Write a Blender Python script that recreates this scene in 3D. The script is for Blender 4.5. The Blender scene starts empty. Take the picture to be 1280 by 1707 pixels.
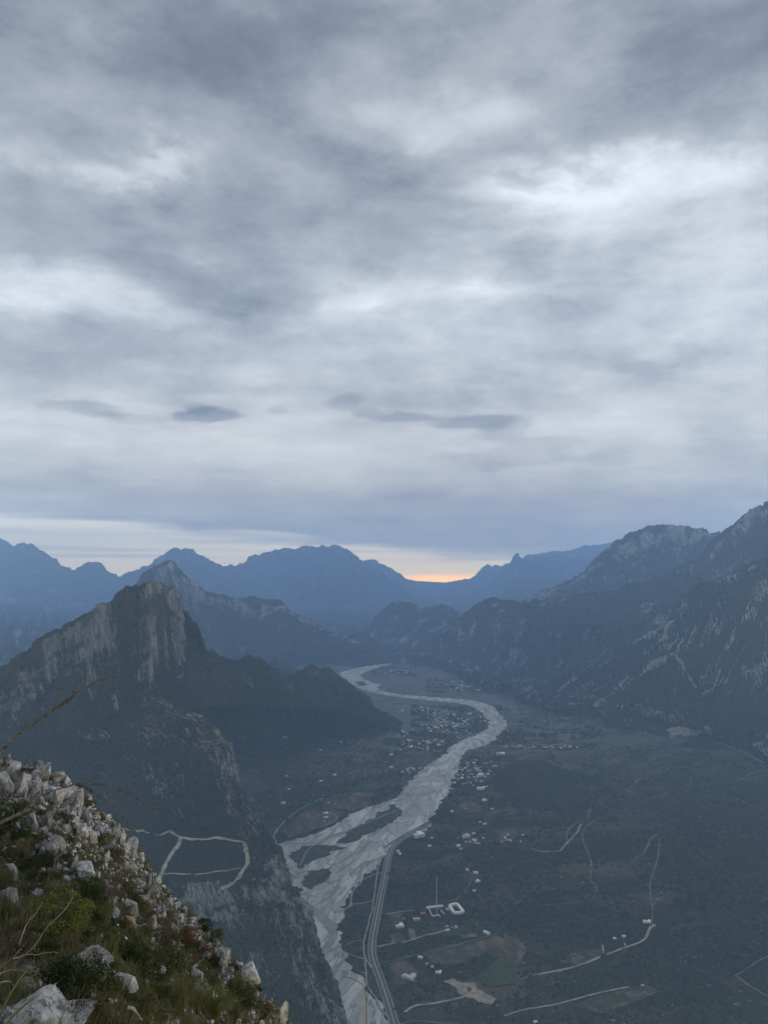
import bpy, math, random
import numpy as np
from mathutils import Vector, Matrix

random.seed(7)
RNG = np.random.default_rng(11)
SC = bpy.context.scene
COL = SC.collection
R = math.radians

# ------------------------------------------------------------------ camera
H = 700.0                       # eye height above the river bed
FPX, CX, CY, YH = 1290.0, 640.0, 853.5, 975.0
PITCH = math.atan((YH - CY) / FPX)
cam_d = bpy.data.cameras.new('camera')
cam = bpy.data.objects.new('camera', cam_d)
COL.objects.link(cam)
cam.location = (0, 0, H)
cam.rotation_euler = (R(90) + PITCH, 0, 0)
cam_d.sensor_fit = 'VERTICAL'
cam_d.sensor_height = 24.0
cam_d.lens = 24.0 * FPX / 1707.0
cam_d.clip_start = 0.1
cam_d.clip_end = 80000.0
SC.camera = cam

# ------------------------------------------------------------------ view / light
SC.view_settings.view_transform = 'Standard'
SC.view_settings.look = 'None'
SC.view_settings.gamma = 1.0
SC.view_settings.use_curve_mapping = False
SC.view_settings.exposure = 0.0
SC.cycles.max_bounces = 4
SC.cycles.diffuse_bounces = 2
SC.cycles.glossy_bounces = 2
SC.cycles.transmission_bounces = 2
SC.cycles.transparent_max_bounces = 8
SC.cycles.volume_bounces = 2
SC.cycles.use_denoising = True

SUN_AZ, SUN_EL = R(48), R(40)       # azimuth to the right of the view, elevation
sun_d = bpy.data.lights.new('sun', 'SUN')
sun_d.energy = 1.05
sun_d.angle = R(14)
sun_d.color = (1.0, 0.995, 0.99)
sun = bpy.data.objects.new('sun', sun_d)
COL.objects.link(sun)
sv = Vector((math.sin(SUN_AZ) * math.cos(SUN_EL), math.cos(SUN_AZ) * math.cos(SUN_EL), math.sin(SUN_EL)))
sun.rotation_euler = sv.to_track_quat('Z', 'Y').to_euler()
sun.location = (0, 0, 3000)


def ray(px, py):
    """unit-forward direction: world vector with y component 1"""
    u = (px - CX) / FPX
    v = (CY - py) / FPX
    c, s = math.cos(PITCH), math.sin(PITCH)
    fy = c - v * s
    return u / fy, (s + v * c) / fy


def azel(px, py):
    dx, dz = ray(px, py)
    return math.atan2(dx, 1.0), math.atan2(dz, math.hypot(dx, 1.0))


# ------------------------------------------------------------------ node helper
class NT:
    def __init__(self, tree):
        self.t = tree
        self.t.nodes.clear()

    def node(self, kind, **kw):
        n = self.t.nodes.new(kind)
        for k, v in kw.items():
            setattr(n, k, v)
        return n

    def link(self, a, b):
        self.t.links.new(a, b)

    def _in(self, sock, v):
        if v is None:
            return
        if hasattr(v, 'is_linked'):
            self.link(v, sock)
        else:
            try:
                sock.default_value = v
            except Exception:
                sock.default_value = (v[0], v[1], v[2], 1.0)

    def math(self, op, a, b=None, c=None, clamp=False):
        n = self.node('ShaderNodeMath', operation=op, use_clamp=clamp)
        self._in(n.inputs[0], a)
        self._in(n.inputs[1], b)
        self._in(n.inputs[2], c)
        return n.outputs[0]

    def vmath(self, op, a, b=None):
        n = self.node('ShaderNodeVectorMath', operation=op)
        self._in(n.inputs[0], a)
        self._in(n.inputs[1], b)
        return n.outputs[0]

    def mixc(self, f, a, b, blend='MIX'):
        n = self.node('ShaderNodeMix', data_type='RGBA', blend_type=blend)
        self._in(n.inputs[0], f)
        self._in(n.inputs[6], a if hasattr(a, 'is_linked') else (a[0], a[1], a[2], 1))
        self._in(n.inputs[7], b if hasattr(b, 'is_linked') else (b[0], b[1], b[2], 1))
        return n.outputs[2]

    def smooth(self, x, a, b, lo=0.0, hi=1.0):
        n = self.node('ShaderNodeMapRange', interpolation_type='SMOOTHSTEP')
        self._in(n.inputs[0], x)
        n.inputs[1].default_value = a
        n.inputs[2].default_value = b
        n.inputs[3].default_value = lo
        n.inputs[4].default_value = hi
        return n.outputs[0]

    def noise(self, vec, scale, detail=4, rough=0.55, dist=0.0, color=False):
        n = self.node('ShaderNodeTexNoise')
        if vec is not None:
            self.link(vec, n.inputs['Vector'])
        n.inputs['Scale'].default_value = scale
        n.inputs['Detail'].default_value = detail
        n.inputs['Roughness'].default_value = rough
        n.inputs['Distortion'].default_value = dist
        return n.outputs[1 if color else 0]

    def scale(self, vec, s, loc=(0, 0, 0)):
        n = self.node('ShaderNodeMapping')
        self.link(vec, n.inputs[0])
        n.inputs['Location'].default_value = loc
        n.inputs['Scale'].default_value = s
        return n.outputs[0]

    def attr(self, name):
        n = self.node('ShaderNodeAttribute', attribute_name=name)
        return n

    def ramp(self, x, stops):
        n = self.node('ShaderNodeValToRGB')
        self._in(n.inputs[0], x)
        el = n.color_ramp.elements
        while len(el) < len(stops):
            el.new(0.5)
        for e, (p, c) in zip(el, stops):
            e.position = p
            e.color = (c[0], c[1], c[2], 1)
        return n.outputs[0]


# ------------------------------------------------------------------ world: overcast sky over a clear strip at the horizon
def srgb(r, g, b):
    f = lambda c: (c / 255 / 12.92) if c / 255 <= 0.04045 else ((c / 255 + 0.055) / 1.055) ** 2.4
    return (f(r), f(g), f(b))


def build_world():
    w = bpy.data.worlds.new('World')
    SC.world = w
    w.use_nodes = True
    w.cycles.sampling_method = 'MANUAL'
    w.cycles.sample_map_resolution = 512
    n = NT(w.node_tree)
    tc = n.node('ShaderNodeTexCoord')
    d = n.vmath('NORMALIZE', tc.outputs['Generated'])
    sep = n.node('ShaderNodeSeparateXYZ')
    n.link(d, sep.inputs[0])
    x, y, z = sep.outputs
    az = n.math('ARCTAN2', x, y)
    el = n.math('ARCSINE', z)
    zc = n.math('ADD', n.math('MAXIMUM', z, 0.0), 0.13)
    comb = n.node('ShaderNodeCombineXYZ')
    n.link(n.math('DIVIDE', x, zc), comb.inputs[0])
    n.link(n.math('DIVIDE', y, zc), comb.inputs[1])
    pl = comb.outputs[0]                      # position on the cloud deck
    n_big = n.noise(n.scale(pl, (0.8, 1.0, 1), (3.1, 1.7, 0)), 0.9, 7, 0.55, 0.15)
    n_mid = n.noise(n.scale(pl, (1.0, 1.35, 1), (7.3, 4.2, 2)), 2.4, 7, 0.58, 0.15)
    n_fin = n.noise(n.scale(pl, (1.0, 1.3, 1), (1.3, 9.2, 5)), 6.5, 6, 0.62, 0.1)
    n_dir = n.noise(n.scale(d, (1.0, 1.0, 1.9), (2.2, 0.4, 1.1)), 7.0, 9, 0.64, 0.12)
    # warped azimuth / elevation for the big cloud masses
    wn = n.noise(pl, 1.6, 6, 0.6, 0.3, color=True)
    wsep = n.node('ShaderNodeSeparateColor')
    n.link(wn, wsep.inputs[0])
    wamt = n.math('MULTIPLY_ADD', n.math('MAXIMUM', el, 0.0), 0.30, 0.030)
    azw = n.math('ADD', az, n.math('MULTIPLY', n.math('SUBTRACT', wsep.outputs[0], 0.5), n.math('MULTIPLY', wamt, 2.6)))
    elw = n.math('ADD', el, n.math('MULTIPLY', n.math('SUBTRACT', wsep.outputs[1], 0.5), n.math('MULTIPLY', wamt, 1.3)))
    # (px, py, half width, half height, amount)  positions of the masses seen in the sky
    blobs = [
        (300, 120, 300, 130, -0.20), (470, 30, 260, 90, -0.12), (60, 120, 110, 150, 0.05), (80, 360, 160, 90, -0.04),
        (640, 60, 130, 120, 0.05), (900, 60, 320, 90, -0.02), (1180, 90, 180, 110, -0.10), (1050, 160, 170, 50, -0.05),
        (210, 258, 170, 30, 0.16), (262, 282, 60, 22, 0.10), (650, 205, 110, 60, 0.16), (780, 200, 120, 60, 0.09),
        (620, 330, 130, 55, -0.09), (780, 260, 130, 36, -0.05), (860, 302, 150, 22, 0.19), (990, 300, 140, 30, 0.16),
        (1230, 250, 130, 40, 0.17), (950, 350, 230, 60, 0.13), (1150, 330, 200, 50, 0.08), (740, 370, 90, 60, -0.06),
        (380, 380, 240, 60, -0.06), (200, 430, 220, 34, -0.06), (60, 480, 170, 34, 0.20), (290, 500, 160, 22, 0.07),
        (420, 455, 140, 26, -0.08), (560, 465, 80, 26, 0.06), (810, 462, 160, 22, 0.20), (650, 490, 100, 20, 0.10),
        (1000, 430, 130, 40, -0.10), (1150, 470, 160, 40, 0.03), (560, 545, 330, 34, -0.02), (200, 580, 260, 34, -0.05),
        (1140, 590, 150, 22, -0.09), (960, 560, 200, 34, 0.04), (1180, 540, 130, 30, 0.05),
        (340, 640, 150, 13, -0.05), (60, 690, 110, 40, 0.10), (250, 715, 180, 26, 0.10), (500, 700, 150, 40, 0.10),
        (640, 665, 70, 14, -0.04), (560, 770, 300, 30, 0.05), (1000, 690, 170, 40, 0.07), (880, 640, 260, 22, 0.04),
        (1190, 715, 60, 40, -0.09), (150, 683, 75, 12, -0.17), (225, 698, 55, 9, -0.09), (340, 692, 48, 11, -0.30),
        (325, 682, 22, 9, -0.10), (575, 668, 30, 12, -0.12), (610, 688, 26, 9, -0.11), (465, 682, 16, 6, -0.10),
        (770, 668, 90, 20, -0.11), (675, 698, 42, 8, -0.16), (790, 704, 70, 13, -0.26), (830, 722, 34, 12, -0.14),
        (900, 738, 60, 12, -0.13), (840, 765, 130, 12, -0.13), (1020, 758, 40, 13, -0.08),
        (200, 820, 330, 24, -0.07), (700, 838, 600, 36, -0.10), (760, 872, 500, 20, -0.05), (1130, 830, 300, 60, -0.07),
    ]
    total = None
    aw = n.node('ShaderNodeCombineXYZ')
    n.link(azw, aw.inputs[0])
    n.link(elw, aw.inputs[1])
    wf = n.noise(pl, 4.5, 5, 0.6, 0.2, color=True)
    wsf = n.node('ShaderNodeSeparateColor')
    n.link(wf, wsf.inputs[0])
    aw2 = n.node('ShaderNodeCombineXYZ')
    n.link(n.math('MULTIPLY_ADD', n.math('SUBTRACT', wsf.outputs[0], 0.5), 0.07, az), aw2.inputs[0])
    n.link(n.math('MULTIPLY_ADD', n.math('SUBTRACT', wsf.outputs[1], 0.5), 0.026, el), aw2.inputs[1])
    for (px, py, hw, hh, amt) in blobs:
        a0, e0 = azel(px, py)
        ca = math.cos(math.atan2(px - CX, FPX))
        small = hh < 16
        kk = 1.75 if small else 2.35
        sx, sy = kk * hw / FPX * ca * ca, kk * hh / FPX
        gm = n.node('ShaderNodeTexGradient', gradient_type='SPHERICAL' if small else 'QUADRATIC_SPHERE')
        n.link(n.scale((aw2 if small else aw).outputs[0], (1 / sx, 1 / sy, 1), (-a0 / sx, -e0 / sy, 0)), gm.inputs[0])
        g = gm.outputs[1]
        if small:
            g = n.smooth(g, 0.12, 0.62)
        total = n.math('MULTIPLY', g, amt) if total is None else n.math('MULTIPLY_ADD', g, amt * (0.95 if small else 1.55), total)
    # brightness of the deck
    b = n.math('ADD', total, n.math('ADD', n.smooth(el, R(14), R(38), 0.57, 0.31), n.smooth(el, R(3.0), R(14), 0.16, 0.0)))
    b = n.math('ADD', b, n.smooth(el, R(38), R(75), 0.0, 0.24))          # overcast skies brighten to the zenith
    b = n.math('MULTIPLY_ADD', n.math('SUBTRACT', n_big, 0.5), 0.34, b)
    b = n.math('MULTIPLY_ADD', n.math('SUBTRACT', n_dir, 0.5), n.smooth(el, R(5), R(20), 0.28, 0.68), b)
    b = n.math('MULTIPLY_ADD', n.math('SUBTRACT', n_mid, 0.5), 0.30, b)
    b = n.math('MULTIPLY_ADD', n.math('SUBTRACT', n_fin, 0.5), n.smooth(el, R(6), R(28), 0.14, 0.24), b)
    cloud = n.ramp(b, [(0.0, srgb(95, 98, 106)), (0.18, srgb(124, 128, 138)), (0.42, srgb(168, 171, 177)),
                       (0.62, srgb(208, 211, 214)), (0.84, srgb(240, 243, 248)), (1.0, (0.98, 0.99, 1.0))])
    cloud = n.mixc(n.smooth(el, R(3), R(20), 1.0, 0.0), cloud, n.mixc(1.0, cloud, (1.24, 1.10, 0.88), 'MULTIPLY'))
    # clear strip under the deck: cream, orange at the far end of the valley
    nz = n.noise(n.scale(tc.outputs['Generated'], (5, 5, 60)), 1.0, 5, 0.55, 0.3)
    a_l, e_l = azel(300, 874)
    edge = n.math('MULTIPLY_ADD', n.math('SUBTRACT', nz, 0.5), R(3.2), el)
    dev = n.math('MAXIMUM', n.math('MINIMUM', n.math('SUBTRACT', az, a_l), 0.65), -0.35)
    edge = n.math('MULTIPLY_ADD', dev, R(4.6), edge)
    clear = n.smooth(edge, e_l - R(0.9), e_l + R(0.35), 1.0, 0.0)
    nish = n.node('ShaderNodeTexSky', sky_type='NISHITA', sun_disc=False)
    nish.sun_elevation = R(4)
    nish.sun_rotation = R(6)
    nish.air_density = 1.0
    nish.dust_density = 2.0
    nbg = n.vmath('SCALE', nish.outputs[0])
    nbg.node.inputs['Scale'].default_value = 0.10
    cream = n.mixc(n.smooth(el, R(0.4), R(4.5)), (2.9, 2.3, 1.2), (2.3, 2.05, 1.45))
    ga, ge = azel(738, 966)
    q1 = n.math('MULTIPLY', n.math('SUBTRACT', az, ga), 1 / 0.062)
    q2 = n.math('MULTIPLY', n.math('SUBTRACT', el, ge), 1 / 0.0050)
    glow = n.math('POWER', 2.718, n.math('MULTIPLY', n.math('MULTIPLY_ADD', q1, q1, n.math('MULTIPLY', q2, q2)), -0.8))
    cream = n.mixc(glow, cream, (7.2, 3.3, 0.5))
    stripes = n.smooth(n.noise(n.scale(tc.outputs['Generated'], (3, 3, 110), (2, 1, 4)), 1.0, 4, 0.5, 0.2), 0.46, 0.66)
    cream = n.mixc(n.math('MULTIPLY', stripes, n.smooth(el, R(0.9), R(2.0), 0.0, 0.65)), cream, (1.3, 1.22, 1.02))
    cream = n.mixc(0.08, cream, nbg)
    sky = n.mixc(clear, cloud, cream)
    bg = n.node('ShaderNodeBackground')
    n.link(sky, bg.inputs[0])
    bg.inputs[1].default_value = 1.13
    out = n.node('ShaderNodeOutputWorld')
    n.link(bg.outputs[0], out.inputs[0])


build_world()

# ------------------------------------------------------------------ numeric helpers
_PERM = np.random.default_rng(5).permutation(65536).astype(np.int64)


def _h(ix, iy, seed):
    return _PERM[(_PERM[(ix * 31 + seed * 977) & 65535] + iy * 57) & 65535]


def perlin(x, y, seed=0):
    x = np.asarray(x, float)
    y = np.asarray(y, float)
    ix = np.floor(x).astype(np.int64)
    iy = np.floor(y).astype(np.int64)
    fx, fy = x - ix, y - iy
    ux = fx * fx * fx * (fx * (fx * 6 - 15) + 10)
    uy = fy * fy * fy * (fy * (fy * 6 - 15) + 10)

    def g(dx, dy):
        a = _h(ix + dx, iy + dy, seed) * (2 * math.pi / 65536)
        return np.cos(a) * (fx - dx) + np.sin(a) * (fy - dy)
    a, b, c, d = g(0, 0), g(1, 0), g(0, 1), g(1, 1)
    return ((a + (b - a) * ux) * (1 - uy) + (c + (d - c) * ux) * uy) * 1.5


def fbm(x, y, octv=5, seed=0, gain=0.5, lac=2.03):
    s, a, t = 0.0, 1.0, 0.0
    for i in range(octv):
        s = s + a * perlin(x, y, seed + i * 13)
        t += a
        a *= gain
        x, y = x * lac + 7.1, y * lac + 3.7
    return s / t * 1.5


def ridged(x, y, octv=4, seed=0, gain=0.5, lac=2.1):
    s, a, t = 0.0, 1.0, 0.0
    for i in range(octv):
        s = s + a * (1 - 2 * np.abs(perlin(x, y, seed + i * 17)))
        t += a
        a *= gain
        x, y = x * lac + 5.3, y * lac + 9.1
    return s / t


def sstep(a, b, x):
    t = np.clip((np.asarray(x, float) - a) / (b - a), 0, 1)
    return t * t * (3 - 2 * t)


def softplus(x, k):
    x = np.asarray(x, float) / k
    return k * np.where(x > 30, x, np.log1p(np.exp(np.minimum(x, 30))))


def floor_z(x, y):
    """height of the valley floor: flat by the river, fans rising to both sides"""
    x = np.asarray(x, float)
    y = np.asarray(y, float)
    r = x - (0.17 * y + 130)
    l = (-0.06 * y - 260) - x
    zr = 0.10 * (softplus(r, 120) - 4)
    zl = 0.07 * (softplus(l, 120) - 4)
    z = np.maximum(zr, 0) + np.maximum(zl, 0)
    z = 190 * (1 - np.exp(-z / 190)) * (1 - 0.9 * sstep(6500, 11000, y))
    m = sstep(40, 500, np.maximum(r, l))
    und = fbm(x / 420, y / 420, 3, 90) * 11 + ridged(x / 260 + 0.3 * y / 260, y / 420, 2, 60) * 6
    return z + und * m


def P3(px, py, D):
    dx, dz = ray(px, py)
    return (dx * D, D, H + dz * D)


def GP(px, py, dz_=0.0):
    """where the line of sight meets the valley floor"""
    dx, dz = ray(px, py)
    z, D = 0.0, 2000.0
    for _ in range(25):
        D = 0.5 * D + 0.5 * (z - H) / dz
        z = float(floor_z(dx * D, D))
    D = (z - H) / dz
    return (dx * D, D, z + dz_)


def new_obj(name, me, mat=None, parent=None, **props):
    o = bpy.data.objects.new(name, me)
    COL.objects.link(o)
    if mat is not None and me is not None:
        if len(me.materials) == 0:
            me.materials.append(mat)
    if parent is not None:
        o.parent = parent
    for k, v in props.items():
        o[k] = v
    return o


def mesh_np(name, V, F, smooth=True, attrs=None):
    """V (n,3); F (m,4) or (m,3) int array"""
    me = bpy.data.meshes.new(name)
    V = np.ascontiguousarray(V, dtype=np.float32)
    F = np.ascontiguousarray(F, dtype=np.int32)
    k = F.shape[1]
    me.vertices.add(len(V))
    me.vertices.foreach_set('co', V.ravel())
    me.loops.add(F.size)
    me.loops.foreach_set('vertex_index', F.ravel())
    me.polygons.add(len(F))
    me.polygons.foreach_set('loop_start', np.arange(0, F.size, k, dtype=np.int32))
    me.polygons.foreach_set('loop_total', np.full(len(F), k, dtype=np.int32))
    me.polygons.foreach_set('use_smooth', np.full(len(F), smooth, dtype=bool))
    me.update(calc_edges=True)
    me.validate()
    for an, av in (attrs or {}).items():
        av = np.ascontiguousarray(av, dtype=np.float32)
        if av.ndim == 1:
            a = me.attributes.new(an, 'FLOAT', 'POINT')
            a.data.foreach_set('value', av)
        else:
            a = me.attributes.new(an, 'FLOAT_VECTOR', 'POINT')
            a.data.foreach_set('vector', av.ravel())
    return me


def grid_faces(nv, nu, flip=False):
    i = np.arange(nv - 1)[:, None] * nu + np.arange(nu - 1)[None, :]
    i = i.ravel()
    f = np.stack([i, i + nu, i + nu + 1, i + 1], 1)
    return f[:, ::-1] if flip else f


def resample(pts, n, key):
    k = np.concatenate([[0], np.cumsum(np.hypot(*(np.diff(key, axis=0).T)) + 1e-6)])
    k /= k[-1]
    t = np.linspace(0, 1, n)
    return np.stack([np.interp(t, k, pts[:, c]) for c in range(pts.shape[1])], 1)


def rows_to_grid(rows, nu, nv, blur=2):
    """rows: guide lines from the back / crest to the foot. (px,py,D) or (px,py) on the valley floor.
    ('off', k, dx, dy, dz) repeats row k of the list shifted in the world."""
    W, K = [], []
    for r in rows:
        if isinstance(r[0], str):
            W.append(None)
            K.append(None)
            continue
        w = np.array([P3(*p) if len(p) == 3 else GP(p[0], p[1], -6.0) for p in r])
        key = np.array([(p[0], p[1]) for p in r], float)
        W.append(resample(w, nu, key))
        K.append(resample(key, nu, key))
    for i, r in enumerate(rows):
        if isinstance(r[0], str):
            W[i] = W[r[1]] + np.array(r[2:5])
            K[i] = K[r[1]] + np.array([0, 14.0])
    W, K = np.array(W), np.array(K)
    seg = np.array([np.hypot(*(K[i + 1] - K[i]).T).mean() + 3 for i in range(len(W) - 1)])
    cum = np.concatenate([[0], np.cumsum(seg)])
    cum /= cum[-1]
    t = np.linspace(0, 1, nv)
    P = np.empty((nv, nu, 3))
    idx = np.clip(np.searchsorted(cum, t, side='right') - 1, 0, len(W) - 2)
    f = (t - cum[idx]) / (cum[idx + 1] - cum[idx])
    P = W[idx] * (1 - f)[:, None, None] + W[idx + 1] * f[:, None, None]
    vrow = idx + f
    for _ in range(blur):
        Q = P.copy()
        Q[1:-1] = (P[:-2] + 2 * P[1:-1] + P[2:]) / 4
        P = Q
    return P, vrow


def grid_st(P):
    ds = np.linalg.norm(np.diff(P, axis=1), axis=2).mean(0)
    dt = np.linalg.norm(np.diff(P, axis=0), axis=2).mean(1)
    S = np.concatenate([[0], np.cumsum(ds)])
    T = np.concatenate([[0], np.cumsum(dt)])
    return np.broadcast_to(S[None, :], P.shape[:2]), np.broadcast_to(T[:, None], P.shape[:2])


def grid_normals(P):
    du = np.gradient(P, axis=1)
    dv = np.gradient(P, axis=0)
    n = np.cross(dv, du)
    n /= np.linalg.norm(n, axis=2, keepdims=True) + 1e-9
    flip = np.sign(n[..., 2:3] + 1e-6 * 1.0)
    # outward = towards the sky / the viewer
    view = np.array([0, 0, H]) - P
    s = np.sign((n * view).sum(2, keepdims=True))
    up = np.where(np.abs(n[..., 2:3]) > 0.2, flip, s)
    return n * up


FAR = 1.6      # the ranges of the skyline stand this much farther off than first paced out


def terrain(name, rows, nu, nv, mat, shape, label, blur=2, **props):
    k = FAR if mat is M_FAR else 1.0
    if k != 1.0:
        rows = [(r[0], r[1], r[2] * k, r[3] * k, r[4] * k) if isinstance(r[0], str) else [(p[0], p[1], p[2] * k) if len(p) == 3 else p for p in r] for r in rows]
        rows[-1] = [(p[0], p[1]) for p in rows[-1]]        # the last line lies on the valley floor
    P, vrow = rows_to_grid(rows, nu, nv, blur)
    S, T = grid_st(P)
    N = grid_normals(P)
    disp, rock, dz = shape(P, S / k, T / k, np.broadcast_to(vrow[:, None], S.shape))
    disp = disp * k
    Q = P + N * disp[..., None]
    Q[..., 2] += dz
    st = np.stack([S, T, np.zeros_like(S)], 2).reshape(-1, 3)
    me = mesh_np(name, Q.reshape(-1, 3), grid_faces(nv, nu), True, {'rock': rock.ravel(), 'st': st})
    return new_obj(name, me, mat, kind='structure', label=label, **props), Q


# ------------------------------------------------------------------ terrain materials
def principled(n, color, rough=0.9, normal=None, spec=0.2):
    p = n.node('ShaderNodeBsdfPrincipled')
    n._in(p.inputs['Base Color'], color if hasattr(color, 'is_linked') else (color[0], color[1], color[2], 1))
    n._in(p.inputs['Roughness'], rough)
    p.inputs['Specular IOR Level'].default_value = spec
    if normal is not None:
        n.link(normal, p.inputs['Normal'])
    o = n.node('ShaderNodeOutputMaterial')
    n.link(p.outputs[0], o.inputs[0])
    return p


def new_mat(name):
    m = bpy.data.materials.new(name)
    m.use_nodes = True
    return m, NT(m.node_tree)


def bump(n, h, dist, strength=1.0, normal=None):
    b = n.node('ShaderNodeBump')
    b.inputs['Strength'].default_value = strength
    b.inputs['Distance'].default_value = dist
    n.link(h, b.inputs['Height'])
    if normal is not None:
        n.link(normal, b.inputs['Normal'])
    return b.outputs[0]


def mat_mountain(name, veg=((0.0085, 0.0098, 0.0092), (0.032, 0.0335, 0.029)), rockc=((0.10, 0.104, 0.112), (0.30, 0.31, 0.325)),
                 grain=9.0, streak=(9.0, 90.0), rot=0.0, bumpd=5.0, k=0.75):
    m, n = new_mat(name)
    geo = n.node('ShaderNodeNewGeometry')
    pos = geo.outputs['Position']
    st = n.attr('st').outputs['Vector']
    rk = n.attr('rock').outputs['Fac']
    mp = n.node('ShaderNodeMapping')
    n.link(st, mp.inputs[0])
    mp.inputs['Rotation'].default_value = (0, 0, rot)
    mp2 = n.scale(mp.outputs[0], (1 / streak[0], 1 / streak[1], 1))
    sn = n.noise(mp2, 1.0, 5, 0.6, 0.6)
    grn = n.noise(pos, 1 / grain, 4, 0.65)
    med = n.noise(pos, 1 / (grain * 9), 4, 0.55)
    big = n.noise(pos, 1 / (grain * 40), 4, 0.55)
    f = n.math('MULTIPLY_ADD', n.math('SUBTRACT', sn, 0.5), k * 1.6, rk)
    f = n.math('MULTIPLY_ADD', n.math('SUBTRACT', grn, 0.5), k, f)
    f = n.smooth(f, 0.34, 0.72)
    vc = n.mixc(n.smooth(grn, 0.36, 0.64), veg[0], veg[1])
    vc = n.mixc(n.smooth(med, 0.45, 0.7, 0, 0.5), vc, (veg[1][0] * 1.35, veg[1][1] * 1.1, veg[1][2] * 1.05))
    vc = n.mixc(n.smooth(big, 0.40, 0.65, 0, 0.45), vc, (veg[0][0] * 0.8, veg[0][1] * 0.85, veg[0][2] * 0.8))
    sn2 = n.noise(n.scale(mp.outputs[0], (2.6 / streak[0], 2.0 / streak[1], 1), (3, 5, 0)), 1.0, 4, 0.6, 0.3)
    rc = n.mixc(n.smooth(sn2, 0.36, 0.66), rockc[0], rockc[1])
    rc = n.mixc(n.smooth(med, 0.5, 0.75, 0, 0.35), rc, (rockc[1][0] * 0.72, rockc[1][1] * 0.70, rockc[1][2] * 0.68))
    c = n.mixc(f, vc, rc)
    hh = n.math('MULTIPLY_ADD', sn, n.math('MULTIPLY', rk, 1.2), grn)
    bn = bump(n, hh, bumpd)
    principled(n, c, 1.0, bn, 0.0)
    return m


M_HERO = mat_mountain('limestone_and_scrub_near', rockc=((0.046, 0.050, 0.056), (0.150, 0.160, 0.178)), grain=9, streak=(7, 80), bumpd=6)
M_SPUR = mat_mountain('limestone_and_scrub_spur', rockc=((0.06, 0.061, 0.062), (0.20, 0.20, 0.20)), grain=6.5, streak=(6, 50), bumpd=5, k=0.8)
M_MID = mat_mountain('limestone_and_scrub_mid', grain=16, streak=(16, 150), bumpd=10)
M_RIGHT = mat_mountain('limestone_strata_and_scrub', grain=14, streak=(9, 140), bumpd=9, rot=0.0)
M_FAR = mat_mountain('far_mountain_scrub', grain=90, streak=(100, 600), bumpd=60, k=0.55)


# ------------------------------------------------------------------ mountains
def shp(big=(20, 300), rib=(12, 90, 4.0), fine=(5, 40), shear=0.0, cliffs=(), base=0.05, ribrock=0.25, patch=(0.3, 200),
        seed=0, xmask=None, crest=2.0, rib2=None):
    def f(P, S, T, V):
        Sx = S + shear * T
        wx = fbm(S / (rib[1] * 3), T / (rib[1] * 3), 3, seed + 3) * 0.9
        g = ridged(Sx / rib[1] + wx, T / (rib[1] * rib[2]), 4, seed + 1, 0.55)
        b = fbm(S / big[1], T / big[1], 4, seed + 2)
        h = fbm(S / fine[1], T / fine[1], 5, seed + 5, 0.6)
        damp = 1.0 if crest is None else 0.42 + 0.58 * sstep(0.0, 0.45, np.abs(V - crest))
        disp = (big[0] * b + rib[0] * g) * damp + fine[0] * h * (1.15 - 0.15 * damp)
        if rib2 is not None:
            g2 = ridged(Sx / rib2[1] + wx * 0.5, T / (rib2[1] * rib2[2]), 3, seed + 31, 0.5)
            disp = disp + rib2[0] * g2 * (0.15 + 0.85 * sstep(0.05, 0.9, np.abs(V - (crest if crest is not None else -9))))
            g = 0.6 * g + 0.55 * g2
        pt = fbm(S / patch[1] + shear * T / patch[1], T / (patch[1] * 1.4), 4, seed + 7)
        rock = base + ribrock * g + patch[0] * pt
        if rib2 is not None and shear:
            rock = rock + 0.16 * sstep(0.42, 0.70, g2 + 0.35 * h) * sstep(-0.3, 0.25, pt)
        for (v0, v1, amt, ka) in cliffs:
            m = sstep(v0 - 0.15, v0 + 0.15, V + pt * 0.45) * (1 - sstep(v1 - 0.35, v1 + 0.15, V + pt * 0.7 + 0.25 * ridged(S / 35, T / 300, 2, seed + 21)))
            fl = ridged(S / 22 + wx * 1.5, T / 260, 3, seed + 9, 0.6)
            fl2 = fbm(S / 70, T / 400, 3, seed + 10)
            led = sstep(0.12, 0.42, perlin(S / 110 + T / 160, T / 26 + S / 300, seed + 23))
            fl3 = fbm(S / 260, T / 330, 3, seed + 24)
            disp = disp + m * ka * (fl * 1.0 + fl2 * 2.6 + 0.5 * led)
            rock = rock * (1 - 0.5 * m) + m * (amt + 0.16 * fl + 0.40 * fl2 - 0.22 * led + 0.35 * fl3)
        if xmask is not None:
            mx = xmask(P, S, T, V)
            rock = rock + mx
        dz = np.zeros_like(disp)
        return disp, np.clip(rock, 0, 1), dz
    return f


def back(rows, L, dz, dx=0):
    """add hidden back slopes behind the crest (row 0)"""
    n = len(rows)
    return [('off', 2, dx, L, dz), ('off', 2, dx * 0.4, L * 0.4, dz * 0.42)] + rows


def densify(r, D0=None, D1=None):
    """give the points of a line depths that run from D0 to D1"""
    n = len(r) - 1
    k = np.concatenate([[0], np.cumsum([math.hypot(r[i + 1][0] - r[i][0], r[i + 1][1] - r[i][1]) for i in range(n)])])
    k /= k[-1]
    return [(p[0], p[1], D0 + (D1 - D0) * t) for p, t in zip(r, k)]


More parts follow.
